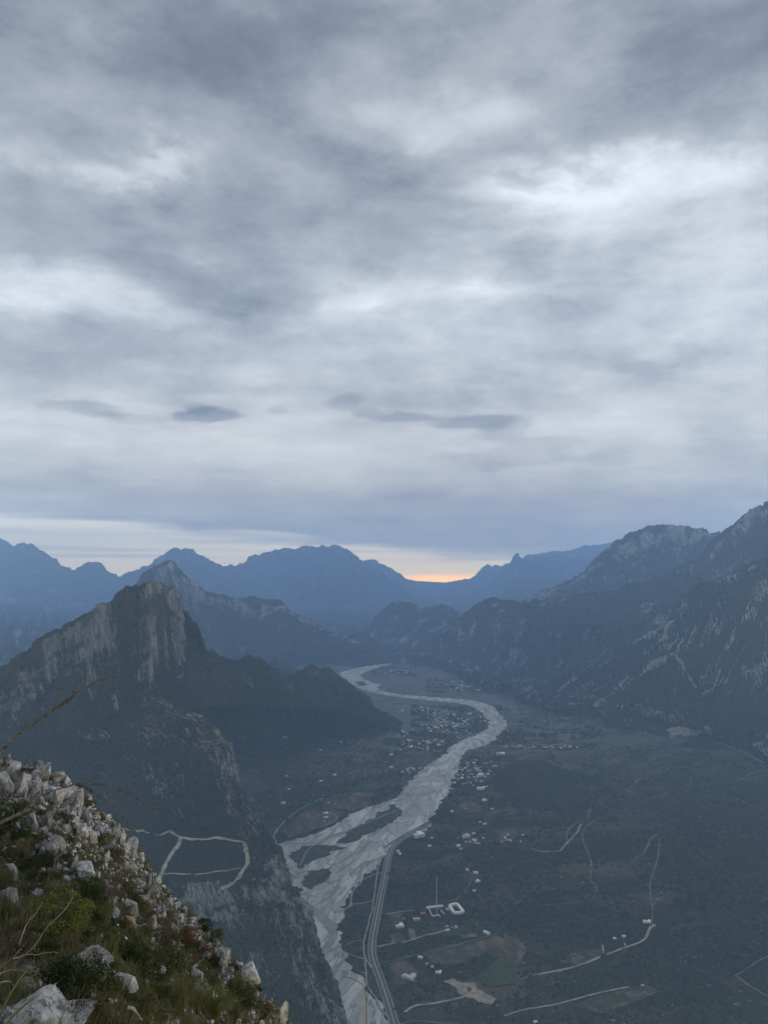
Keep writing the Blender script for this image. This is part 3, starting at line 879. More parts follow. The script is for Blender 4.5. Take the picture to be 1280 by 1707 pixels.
def world_line(px, step, jit=0.0, seed=0, closed=False, rnd=2):
    w = np.array([GP(*p)[:2] for p in px])
    if closed:
        w = np.vstack([w, w[:1]])
    d = np.concatenate([[0], np.cumsum(np.hypot(*np.diff(w, axis=0).T))])
    n = max(3, int(d[-1] / step))
    t = np.linspace(0, d[-1], n + 1)
    # rounded corners
    q = np.stack([np.interp(t, d, w[:, 0]), np.interp(t, d, w[:, 1])], 1)
    for _ in range(rnd):
        r = q.copy()
        r[1:-1] = (q[:-2] + 2 * q[1:-1] + q[2:]) / 4
        q = r
    if jit:
        tn = np.gradient(q, axis=0)
        tn /= np.linalg.norm(tn, axis=1, keepdims=True) + 1e-9
        nrm = np.stack([-tn[:, 1], tn[:, 0]], 1)
        off = fbm(t / 45.0, t * 0 + seed * 3.3, 4, seed, 0.6) * jit
        q = q + nrm * off[:, None]
    return q[:-1] if closed else q


def inside(poly, x, y):
    poly = np.asarray(poly)
    x1, y1 = poly[:, 0], poly[:, 1]
    x2, y2 = np.roll(x1, -1), np.roll(y1, -1)
    r = np.zeros(np.shape(x), bool)
    for a, b, c, d in zip(x1, y1, x2, y2):
        if b == d:
            continue
        r ^= ((b > y) != (d > y)) & (x < (c - a) * (y - b) / (d - b) + a)
    return r


CLEAR = []          # world polygons where no scrub grows


def sheet(name, px, mat, off, step=14.0, jit=5.0, seed=0, grid=40.0, clear=True, rnd=2, **props):
    q = world_line(px, step, jit, seed, True, rnd)
    lo, hi = q.min(0), q.max(0)
    gx, gy = np.meshgrid(np.arange(lo[0], hi[0], grid), np.arange(lo[1], hi[1], grid))
    g = np.stack([gx.ravel(), gy.ravel()], 1) + 0.137
    g = g[inside(q, g[:, 0], g[:, 1])] if len(g) else g
    vs = [Vector(p) for p in q] + [Vector(p) for p in g]
    ed = [(i, (i + 1) % len(q)) for i in range(len(q))]
    V, E, F = delaunay_2d_cdt(vs, ed, [], 1, 1e-4)[:3]
    V = np.array([(v[0], v[1]) for v in V])
    z = floor_z(V[:, 0], V[:, 1]) + off
    F = np.array([f for f in F if len(f) == 3])
    a, b, c = V[F[:, 0]], V[F[:, 1]], V[F[:, 2]]
    s = (b[:, 0] - a[:, 0]) * (c[:, 1] - a[:, 1]) - (b[:, 1] - a[:, 1]) * (c[:, 0] - a[:, 0])
    F[s < 0] = F[s < 0][:, ::-1]
    me = mesh_np(name, np.column_stack([V, z]), F, True)
    if clear:
        CLEAR.append(q)
    return new_obj(name, me, mat, kind='structure', **props)


def ribbon(name, px, width, mat, off=1.2, step=8.0, jit=0.0, seed=0, clear=True, offset=0.0, zfun=None, world=None, **props):
    q = world_line(px, step, jit, seed) if world is None else world
    tn = np.gradient(q, axis=0)
    tn /= np.linalg.norm(tn, axis=1, keepdims=True) + 1e-9
    nr = np.stack([-tn[:, 1], tn[:, 0]], 1)
    k = np.arange(len(q))
    wv = width * (1 + 0.25 * perlin(k * 0.21, k * 0 + seed, 3) * (1 if jit else 0))
    cols = [q + nr * (offset + wv[:, None] * f) for f in (-0.5, 0, 0.5)]
    V = np.stack(cols, 1).reshape(-1, 2)
    z = floor_z(V[:, 0], V[:, 1]) + off if zfun is None else zfun(V)
    me = mesh_np(name, np.column_stack([V, z]), grid_faces(len(q), 3), True)
    if clear:
        CLEAR.append(np.vstack([q - nr * (width * 0.5 + 3.0 - offset), (q + nr * (width * 0.5 + 3.0 + offset))[::-1]]))
    return new_obj(name, me, mat, kind='structure', **props)


def mat_plain(name, stops, scale, rough=1.0, bumpd=0.0, bscale=None, detail=5, dist=0.3, spec=0.0, stretch=(1, 1, 1), contrast=(0.3, 0.7)):
    m, n = new_mat(name)
    pos = n.node('ShaderNodeNewGeometry').outputs['Position']
    v = n.scale(pos, stretch)
    f = n.smooth(n.noise(v, scale, detail, 0.6, dist), contrast[0], contrast[1])
    c = n.ramp(f, stops)
    nm = None
    if bumpd:
        nm = bump(n, n.noise(v, bscale or scale * 4, 4, 0.6), bumpd)
    principled(n, c, rough, nm, spec)
    return m


def mat_river():
    m, n = new_mat('river_gravel')
    pos = n.node('ShaderNodeNewGeometry').outputs['Position']
    ro = n.node('ShaderNodeMapping')
    n.link(pos, ro.inputs[0])
    ro.inputs['Rotation'].default_value = (0, 0, R(14))
    v = n.scale(ro.outputs[0], (1.0, 0.30, 1.0))
    a = n.noise(v, 1 / 62.0, 6, 0.55, 1.3)
    b = n.noise(v, 1 / 24.0, 5, 0.6, 1.8)
    e = n.noise(v, 1 / 130.0, 3, 0.5, 0.8)
    g = n.noise(pos, 1 / 4.0, 4, 0.75)
    c = n.ramp(n.smooth(a, 0.26, 0.74), [(0, (0.17, 0.172, 0.17)), (0.35, (0.30, 0.30, 0.296)), (0.6, (0.385, 0.384, 0.376)), (1, (0.48, 0.475, 0.455))])
    ln = n.math('ABSOLUTE', n.math('SUBTRACT', a, 0.5))
    c = n.mixc(n.smooth(ln, 0.0, 0.035, 0.75, 0.0), c, (0.085, 0.09, 0.08))
    ln2 = n.math('ABSOLUTE', n.math('SUBTRACT', b, 0.52))
    c = n.mixc(n.smooth(ln2, 0.0, 0.03, 0.6, 0.0), c, (0.43, 0.42, 0.39))
    ln3 = n.math('ABSOLUTE', n.math('SUBTRACT', e, 0.5))
    c = n.mixc(n.smooth(ln3, 0.0, 0.02, 0.8, 0.0), c, (0.12, 0.125, 0.095))
    sp = n.smooth(n.noise(pos, 1 / 10.0, 3, 0.6), 0.60, 0.68, 0, 0.85)
    c = n.mixc(n.math('MULTIPLY', sp, n.smooth(a, 0.50, 0.60)), c, (0.045, 0.05, 0.036))
    c = n.mixc(n.smooth(g, 0.35, 0.7, 0, 0.35), c, (0.20, 0.20, 0.20))
    principled(n, c, 0.9, bump(n, n.math('MULTIPLY_ADD', b, 0.6, g), 2.0), 0.1)
    return m


def mat_water():
    m, n = new_mat('silty_water')
    pos = n.node('ShaderNodeNewGeometry').outputs['Position']
    a = n.noise(pos, 1 / 25.0, 4, 0.5, 0.6)
    c = n.mixc(n.smooth(a, 0.35, 0.65), (0.085, 0.092, 0.062), (0.135, 0.135, 0.10))
    principled(n, c, 0.22, bump(n, n.noise(pos, 0.6, 3, 0.5), 0.05), 0.4)
    return m


def build_valley():
    MR, MW = mat_river(), mat_water()
    dirt = mat_plain('pale_dirt', [(0, (0.14, 0.125, 0.105)), (1, (0.29, 0.26, 0.22))], 1 / 18.0, bumpd=0.4)
    dirt_far = mat_plain('dirt_track', [(0, (0.045, 0.042, 0.036)), (1, (0.15, 0.135, 0.115))], 1 / 30.0, bumpd=0.4)
    brown = mat_plain('ploughed_soil', [(0, (0.035, 0.028, 0.022)), (0.6, (0.066, 0.050, 0.038)), (1, (0.12, 0.095, 0.072))], 1 / 22.0, bumpd=0.5, stretch=(1.0, 0.35, 1))
    fallow = mat_plain('fallow_field', [(0, (0.026, 0.030, 0.020)), (0.6, (0.050, 0.049, 0.034)), (1, (0.10, 0.09, 0.068))], 1 / 20.0, bumpd=0.5)
    green = mat_plain('green_field', [(0, (0.022, 0.034, 0.018)), (1, (0.042, 0.056, 0.030))], 1 / 14.0, bumpd=0.4)
    island = mat_plain('island_scrub', [(0, (0.022, 0.030, 0.020)), (0.55, (0.055, 0.06, 0.042)), (1, (0.11, 0.108, 0.09))], 1 / 16.0, bumpd=2.0, contrast=(0.38, 0.8))
    asphalt = mat_plain('asphalt', [(0, (0.055, 0.056, 0.058)), (1, (0.085, 0.086, 0.088))], 1 / 9.0)
    verge = mat_plain('road_verge', [(0, (0.07, 0.068, 0.062)), (1, (0.17, 0.163, 0.15))], 1 / 10.0)
    paint = mat_plain('road_paint', [(0, (0.55, 0.55, 0.53)), (1, (0.70, 0.70, 0.68))], 1 / 5.0)

    left = [(566, 1740), (561, 1707), (545, 1675), (532, 1629), (524, 1590), (517, 1557), (505, 1511), (496, 1485), (479, 1459), (469, 1429), (463, 1408), (480, 1403), (523, 1392), (568, 1370), (592, 1354), (626, 1342), (661, 1330), (667, 1322), (680, 1308), (692, 1294), (712, 1277), (733, 1263), (744, 1256), (746, 1248),
            (764, 1237), (791, 1227), (812, 1215), (814, 1202), (802, 1188), (784, 1177), (764, 1172), (722, 1168.5), (661, 1161.5), (626, 1156), (602, 1149), (585, 1139), (568, 1126), (566, 1121), (599, 1113), (640, 1104.5), (668, 1096.5), (660, 1088), (640, 1079)]
    right = [(650, 1079), (664, 1083), (684, 1088), (706, 1092), (690, 1098), (674, 1102), (640, 1110), (612, 1119), (599, 1126), (608, 1133), (622, 1139), (637, 1140), (627, 1146), (640, 1153), (674, 1158.5), (722, 1162.5), (764, 1165), (795, 1169), (822, 1178), (834, 1191), (846, 1208), (836, 1219), (826, 1236), (798, 1246), (776, 1252),
             (771, 1260), (764, 1281), (752, 1305), (748, 1322), (736, 1339), (722, 1356), (716, 1384), (689, 1387), (663, 1403), (650, 1419), (630, 1442), (607, 1462), (588, 1482), (576, 1505), (571, 1528), (565, 1545), (566, 1564), (574, 1590), (588, 1616), (614, 1649), (633, 1678), (655, 1710), (668, 1740)]
    sheet('riverbed', left + right, MR, 0.8, 10, 16, 3, 45, label='wide pale gravel riverbed winding down the valley')
    W = 1.3
    sheet('river_water', [(508, 1508), (530, 1515), (552, 1535), (564, 1541), (563, 1566), (550, 1583), (534, 1593), (530, 1604), (541, 1630), (554, 1660), (571, 1686), (590, 1716), (600, 1740), (572, 1740), (562, 1712), (547, 1680), (535, 1648), (526, 1612), (524, 1594), (535, 1583), (546, 1569), (549, 1556), (542, 1546), (527, 1529), (512, 1521), (505, 1514)],
          MW, W, 9, 3, 4, 30, label='narrow greenish stream along the near left river bank')
    sheet('river_water', z5([(75, 100), (95, 105), (120, 220), (160, 245), (170, 260), (130, 260), (100, 210), (80, 140)]), MW, W, 9, 2, 5, 30, label='greenish pool below the spur at the left bank')
    isl = [z4([(465, 1010), (560, 958), (690, 876), (720, 905), (726, 935), (640, 985), (520, 1045), (450, 1072), (400, 1062), (440, 1035)]),
           z4([(176, 1108), (262, 1076), (466, 1082), (400, 1108), (300, 1155), (230, 1186), (200, 1160)]),
           z5([(190, 282), (240, 222), (345, 202), (345, 238), (290, 290), (210, 328)]),
           z4([(500, 282), (540, 278), (560, 296), (520, 303)]),
           z5([(395, 400), (425, 395), (455, 400), (440, 440), (400, 450)])]
    for i, p in enumerate(isl):
        o = sheet('river_island', p, island, 1.6, 6, 17, 20 + i, 30, clear=False,
                  label=['long scrubby gravel island parting the river', 'triangular scrubby island by the left bank', 'small scrub island where the channels meet', 'tiny island in the far river bend', 'small patch of scrub on the right gravel bank'][i])
    # fields
    F = [(z5([(625, 445), (700, 432), (722, 482), (640, 522)]), brown, 'reddish ploughed plot beside the highway with a white house'),
         (z5([(638, 545), (690, 530), (728, 580), (648, 592)]), brown, 'brown plot below the ploughed plot by the highway'),
         (z5([(728, 512), (762, 516), (776, 560), (742, 572)]), dirt_far, 'narrow bare strip between the tree rows'),
         (z5([(640, 692), (722, 672), (790, 740), (762, 780), (664, 810)]), brown, 'reddish field round the white house near the bottom'),
         (z5([(800, 640), (900, 600), (1090, 590), (1140, 640), (960, 700), (860, 690)]), fallow, 'large fallow field right of the tree rows'),
         (z5([(1060, 590), (1180, 545), (1280, 600), (1280, 660), (1160, 660)]), brown, 'bare brownish field at the right of the tree rows'),
         (z5([(970, 515), (1030, 505), (1045, 520), (990, 535)]), green, 'small bright green field near the mast'),
         (z5([(915, 772), (960, 762), (1060, 800), (1110, 830), (1160, 900), (1110, 905), (1030, 860), (990, 840)]), dirt, 'pale bare sandy ground with a lone tree'),
         (z5([(995, 545), (1075, 538), (1080, 555), (1000, 565)]), dirt_far, 'pale rubble yard by the green field'),
         (z5([(1080, 760), (1200, 660), (1280, 700), (1280, 790), (1150, 815)]), green, 'dull green field below the fallow ground'),
         (z4([(380, 832), (470, 818), (600, 822), (560, 890), (440, 908), (350, 872)]), brown, 'brown field left of the river upstream of the island'),
         (z4([(150, 1005), (262, 902), (440, 915), (420, 960), (330, 988), (180, 1042)]), brown, 'reddish field with a farmhouse by the left river bank'),
         (z4([(340, 692), (400, 670), (520, 685), (480, 722), (360, 716)]), fallow, 'brown clearing on the left valley side'),
         (z4([(720, 664), (830, 640), (855, 660), (760, 696), (720, 690)]), brown, 'brown field beside the left river bank near the village'),
         (z4([(990, 890), (1060, 860), (1110, 890), (1120, 915), (1040, 920)]), brown, 'bare brown clearing right of the river'),
         (z4([(1190, 1000), (1270, 995), (1275, 1040), (1200, 1045)]), brown, 'brown yard with scattered sheds on the right'),
         (z6([(320, 1130), (470, 1110), (480, 1150), (400, 1190), (330, 1190)]), fallow, 'brown clearing along the lower right track'),
         (z6([(0, 1050), (60, 1060), (110, 1110), (70, 1200), (0, 1190)]), brown, 'brown field at the bottom right of the tree rows'),
         (z6([(330, 1390), (420, 1350), (600, 1310), (690, 1290), (760, 1320), (640, 1370), (480, 1430)]), fallow, 'fallow ground at the bottom right edge')]
    for i, (p, mt, lab) in enumerate(F):
        sheet('field', p, mt, 1.1 + 0.05 * i, 5, 2.5 if mt is not dirt else 14.0, 40 + i, 18, rnd=0, label=lab)
    # highway: two carriageways, verges, painted edge lines
    hw = world_line(z5([(690, 1090), (662, 1000), (630, 890), (600, 800), (570, 715), (550, 655), (548, 600), (556, 540), (572, 460), (588, 375), (606, 290), (620, 210), (632, 150), (650, 105), (690, 68), (740, 40), (790, 10), (850, -30)]), 6)
    ribbon('highway_verge', None, 16.5, verge, 1.4, world=hw, label='pale gravel verge of the highway along the right river bank')
    for k, off in enumerate((-4.0, 4.0)):
        ribbon('highway', None, 6.4, asphalt, 1.8, world=hw, offset=off, clear=False, label='grey highway carriageway %s the river' % ('nearer to' if k else 'farther from'))
        for e in (-2.95, 2.95):
            ribbon('lane_marking', None, 0.35, paint, 2.1, world=hw, offset=off + e, clear=False, label='white edge line of the highway')
    # tracks
    TR = [(z5([(640, 980), (600, 930), (560, 860), (520, 800), (515, 700), (510, 640), (505, 580), (530, 500), (550, 420), (560, 350), (570, 270), (580, 200), (600, 150)]), 4, dirt, 'dirt track between the riverbed and the highway'),
          (z5([(605, 230), (560, 240), (500, 270), (450, 330), (440, 380), (445, 400), (410, 420)]), 5, dirt, 'curving dirt track down onto the riverbed'),
          (z5([(420, 640), (460, 660), (520, 670), (545, 715)]), 4, dirt, 'short dirt track onto the lower riverbed'),
          (z5([(440, 395), (500, 388), (545, 380)]), 3, dirt, 'short cross track on the river bank'),
          (z5([(420, 600), (450, 580), (500, 575)]), 3, dirt, 'short lower cross track on the river bank'),
          (z5([(575, 610), (650, 595), (740, 580), (820, 552), (900, 535), (940, 515)]), 6, dirt, 'pale dirt road from the highway into the orchards'),
          (z5([(570, 690), (640, 685), (740, 660), (900, 620), (1060, 580), (1180, 545)]), 4, dirt_far, 'long straight farm track across the fields'),
          (z5([(620, 445), (700, 430), (770, 425)]), 5, dirt, 'dirt drive to the compound below the mast'),
          (z5([(715, 945), (760, 910), (850, 900), (940, 885), (1020, 865)]), 7, dirt, 'pale dirt road near the bottom of the valley'),
          (z5([(680, 1000 + 10), (760, 985), (1000, 1010)]), 4, dirt_far, 'dirt track at the bottom edge'),
          (z5([(1055, 180), (1035, 215), (1060, 255), (1040, 300), (1015, 340), (990, 350), (985, 370), (950, 375)]), 4, dirt_far, 'winding dirt drive right of the mast'),
          (z5([(700, 285), (800, 275), (900, 258)]), 3, dirt_far, 'faint track between tree rows above the mast'),
          (z5([(975, 60), (1010, 40), (1090, 5)]), 4, dirt_far, 'dirt drive to the farm above the highway'),
          (z5([(990, 115), (1050, 85), (1120, 72), (1280, 58)]), 4, dirt_far, 'dirt road along the scattered houses'),
          (z4([(105, 1040), (115, 1010), (160, 960), (215, 915), (270, 882), (350, 845), (345, 825)]), 5, dirt, 'pale road curving along the foot of the left slope'),
          (z4([(105, 1040), (125, 1075), (150, 1120)]), 5, dirt, 'pale road end at the riverbed'),
          (z4([(385, 1035), (520, 985), (640, 935), (700, 910)]), 6, dirt, 'dirt causeway on the long river island'),
          (z4([(130, 1070), (300, 1072), (500, 1080)]), 3, dirt_far, 'faint track across the braided channels'),
          (z4([(300, 1080), (255, 1120), (235, 1180)]), 4, dirt, 'short track across the triangular island'),
          (z4([(640, 1090), (700, 1050), (770, 1010), (850, 968)]), 5, asphalt, 'dark low causeway crossing the riverbed'),
          (z4([(330, 990), (380, 975), (412, 950), (405, 930), (385, 925)]), 4, dirt, 'dirt drive to the farmhouse by the left bank'),
          (z4([(500, 595), (545, 555)]), 7, dirt, 'short pale road on the left valley side'),
          (z4([(440, 640), (500, 595)]), 4, dirt_far, 'lower end of the short pale road'),
          (z4([(280, 380), (340, 412), (365, 440), (378, 478), (400, 505), (440, 520), (500, 535), (560, 540)]), 6, dirt, 'pale road curving round the foot of the left hill'),
          (z4([(815, 370), (850, 400), (855, 440), (850, 458), (905, 490), (960, 530), (1010, 562)]), 9, dirt, 'main street through the village in the river bend'),
          (z4([(850, 405), (930, 405), (1040, 415), (1100, 430)]), 6, dirt_far, 'upper street of the village'),
          (z4([(700, 425), (780, 430), (850, 432)]), 6, dirt_far, 'left street of the village'),
          (z4([(1040, 455), (1080, 490), (1140, 490)]), 6, dirt_far, 'right street of the village'),
          (z4([(930, 465), (1040, 455)]), 14, dirt_far, 'pale bare strip in the village'),
          (z4([(640, 720), (740, 700), (830, 690), (880, 655)]), 6, dirt_far, 'track along the left river bank'),
          (z4([(770, 540), (830, 600), (870, 620)]), 6, dirt_far, 'lane in the lower left part of the village'),
          (z4([(350, 790), (420, 760), (480, 745), (600, 730)]), 7, dirt_far, 'track across the left fields'),
          (z4([(60, 500), (180, 525), (300, 545)]), 4, dirt_far, 'faint track on the left slope'),
          (z4([(1040, 605), (1120, 600), (1270, 595), (1400, 590), (1560, 588)]), 10, dirt, 'long pale straight road running right from the river bend'),
          (z4([(1212, 650), (1212, 705)]), 6, dirt_far, 'short straight drive by the pale hall'),
          (z4([(980, 890), (1050, 865), (1120, 895)]), 4, dirt_far, 'track through the bare clearing'),
          (z4([(1000, 1040), (1060, 1000), (1120, 985)]), 4, dirt_far, 'track to the upper farm'),
          (z6([(160, 1245), (280, 1225), (385, 1195), (480, 1155), (580, 1118), (650, 1095), (690, 1065), (712, 1010)]), 7, dirt, 'pale dirt road climbing to the lone ranch on the right'),
          (z6([(0, 1290), (80, 1270), (160, 1245)]), 4, dirt_far, 'lower end of the ranch road'),
          (z6([(715, 1000), (720, 930), (705, 860), (710, 790), (735, 710), (750, 640), (752, 580)]), 5, dirt_far, 'straight track running uphill from the lone ranch'),
          (z6([(750, 556), (712, 580), (690, 630), (670, 662), (640, 675)]), 7, dirt_far, 'pale cut at the upper end of the ranch track'),
          (z6([(640, 675), (600, 715), (580, 755)]), 4, dirt_far, 'washed out lower end of the pale cut'),
          (z6([(135, 632), (180, 648), (270, 645), (310, 600), (350, 560), (375, 510)]), 7, dirt, 'hooked pale track on the right slope'),
          (z6([(310, 600), (300, 560), (320, 530), (345, 510), (375, 512)]), 5, dirt_far, 'loop beside the hooked pale track'),
          (z6([(405, 480), (412, 455), (422, 435)]), 12, dirt_far, 'short bare scar above the hooked track'),
          (z6([(450, 845), (440, 810), (415, 780), (425, 700), (400, 640), (380, 590), (378, 555), (410, 510), (470, 480), (540, 460), (620, 430), (700, 390), (830, 350), (900, 320), (905, 295), (890, 285)]), 5, dirt_far, 'long thin track climbing the right fan'),
          (z6([(590, 345), (630, 320), (655, 290)]), 9, dirt_far, 'bare scar on the right fan'),
          (z6([(1020, 110), (1090, 135), (1160, 165), (1220, 195), (1260, 215)]), 8, dirt, 'pale road below the quarry hill'),
          (z6([(1130, 305), (1190, 270), (1265, 235)]), 6, dirt_far, 'pale track at the right edge'),
          (z6([(590, 1110), (585, 1095)]), 5, dirt, 'short drive off the ranch road'),
          (z6([(482, 1150), (478, 1105)]), 5, dirt, 'short spur of the ranch road'),
          (z6([(0, 1452), (100, 1420), (230, 1400), (320, 1375), (480, 1335), (600, 1310)]), 5, dirt, 'pale track at the bottom right corner'),
          (z6([(1120, 1255), (1160, 1235), (1240, 1180), (1300, 1150)]), 4, dirt_far, 'faint track in the lower right scrub'),
          (z6([(1120, 1255), (1180, 1300), (1280, 1360)]), 4, dirt_far, 'second faint track in the lower right scrub'),
          (z6([(0, 490), (120, 480), (260, 470)]), 4, dirt_far, 'faint track right of the farms'),
          (z4([(590, 175), (640, 168), (680, 172)]), 10, dirt, 'pale track on the small domed hill'),
          ]
    for i, (p, wd, mt, lab) in enumerate(TR):
        ribbon('dirt_track' if mt is not asphalt else 'causeway', p, wd * 0.75, mt, 2.3 + 0.06 * i, 7, 2.0 if mt is not asphalt else 0.0, 60 + i, label=lab)
    # pale quarry cut: a stepped rock face above the gullied hill
    rock = mat_plain('quarry_face', [(0, (0.16, 0.15, 0.135)), (1, (0.30, 0.28, 0.25))], 1 / 9.0, bumpd=1.5, stretch=(1, 1, 0.3))
    pts = [(1117, 1222), (1128, 1218), (1145, 1217), (1162, 1218), (1178, 1217), (1186, 1219)]
    g = np.array([GP(p[0], p[1] + 9) for p in pts])
    g = resample(g, 40, g[:, :2])
    rows = []
    for k, (dy, dz) in enumerate([(-12, -4), (0, 1), (5, 12), (16, 14), (20, 27), (60, 25)]):
        r = g + np.array([0, dy, 0])
        r[:, 2] = r[:, 2] + dz + fbm(np.arange(40) * 0.3, np.full(40, k * 2.0), 3, 7) * 2.0
        r[:, 1] += fbm(np.arange(40) * 0.35, np.full(40, k * 3.0), 3, 8) * 5
        rows.append(r)
    V = np.array(rows)
    me = mesh_np('quarry', V.reshape(-1, 3), grid_faces(6, 40), False)
    new_obj('quarry', me, rock, kind='structure', label='pale quarry cut with a bench above the gullied hill')
    # cleared tracks on the bench of the spur
    Q = TER['spur'][0]
    from mathutils.bvhtree import BVHTree
    nv_, nu_ = Q.shape[:2]
    sub = Q[::2, ::2]
    bv = BVHTree.FromPolygons([Vector(v) for v in sub.reshape(-1, 3)], grid_faces(*sub.shape[:2]).tolist())

    def hit(px, py):
        dx, dz = ray(px, py)
        d = Vector((dx, 1, dz)).normalized()
        loc, nrm, _, _ = bv.ray_cast(Vector((0, 0, H)), d)
        return loc

    def z8(pts):
        return [(180 + x / 3.765, 1160 + y / 3.765) for x, y in pts]
    for i, (p, wd, lab) in enumerate([
            (z8([(100, 835), (200, 855), (330, 878), (450, 890), (560, 905), (690, 893), (780, 912), (855, 922), (872, 990), (880, 1050), (850, 1095), (810, 1160), (760, 1200), (700, 1224)]), 7.5, 'pale dirt loop cleared round the bench on the spur'),
            (z8([(462, 890), (440, 950), (390, 1010), (350, 1090), (320, 1160)]), 7.0, 'pale dirt track crossing the bench on the spur'),
            (z8([(340, 1124), (480, 1126), (620, 1120), (740, 1105), (845, 1085)]), 4.0, 'thin pale track along the near side of the bench')]):
        w = [hit(*q) for q in p]
        w = np.array([(a.x, a.y) for a in w if a is not None])
        d = np.concatenate([[0], np.cumsum(np.hypot(*np.diff(w, axis=0).T))])
        t = np.arange(0, d[-1], 4.0)
        w = np.stack([np.interp(t, d, w[:, 0]), np.interp(t, d, w[:, 1])], 1)
        for _ in range(3):
            r = w.copy()
            r[1:-1] = (w[:-2] + 2 * w[1:-1] + w[2:]) / 4
            w = r

        def zf(V):
            out = []
            for x, y in V:
                loc = bv.ray_cast(Vector((x, y, 900)), Vector((0, 0, -1)))[0]
                out.append((loc.z if loc else 0) + 1.6 + 0.15 * i)
            return np.array(out)
        ribbon('dirt_track', None, wd, dirt, world=w, zfun=zf, jit=1, seed=90 + i, clear=False, label=lab)


build_valley()


# ------------------------------------------------------------------ scrub and trees of the valley (uncountable)
def mat_leafmass(name, c0, c1):
    m, n = new_mat(name)
    tint = n.attr('tint').outputs['Fac']
    pos = n.node('ShaderNodeNewGeometry').outputs['Position']
    g = n.noise(pos, 0.9, 3, 0.6)
    c = n.mixc(tint, c0, c1)
    c = n.mixc(n.smooth(g, 0.4, 0.65, 0, 0.5), c, (c1[0] * 1.25, c1[1] * 1.25, c1[2] * 1.15))
    principled(n, c, 1.0, None, 0.0)
    return m


def blob_mass(name, pts, size, mat, seed, **props):
    """thousands of small shrubs, each a lumpy eight sided clump, as one object"""
    rng = np.random.default_rng(seed)
    n = len(pts)
    base = np.array([(1, 0, 0), (0, 1, 0), (-1, 0, 0), (0, -1, 0), (0, 0, 1), (0, 0, -0.6)], float)
    F0 = np.array([(0, 1, 4), (1, 2, 4), (2, 3, 4), (3, 0, 4), (1, 0, 5), (2, 1, 5), (3, 2, 5), (0, 3, 5)])
    V = np.repeat(base[None], n, 0) * rng.uniform(0.65, 1.35, (n, 6, 1))
    a = rng.uniform(0, 6.283, n)
    c, s = np.cos(a), np.sin(a)
    x = V[..., 0] * c[:, None] - V[..., 1] * s[:, None]
    y = V[..., 0] * s[:, None] + V[..., 1] * c[:, None]
    V = np.stack([x, y, V[..., 2] * rng.uniform(0.55, 0.95, n)[:, None] + 0.25], 2) * size[:, None, None]
    V += pts[:, None, :]
    F = F0[None] + (np.arange(n) * 6)[:, None, None]
    tint = np.repeat(rng.uniform(0, 1, n), 6)
    me = mesh_np(name, V.reshape(-1, 3), F.reshape(-1, 3), False, {'tint': tint})
    return new_obj(name, me, mat, kind='stuff', **props)


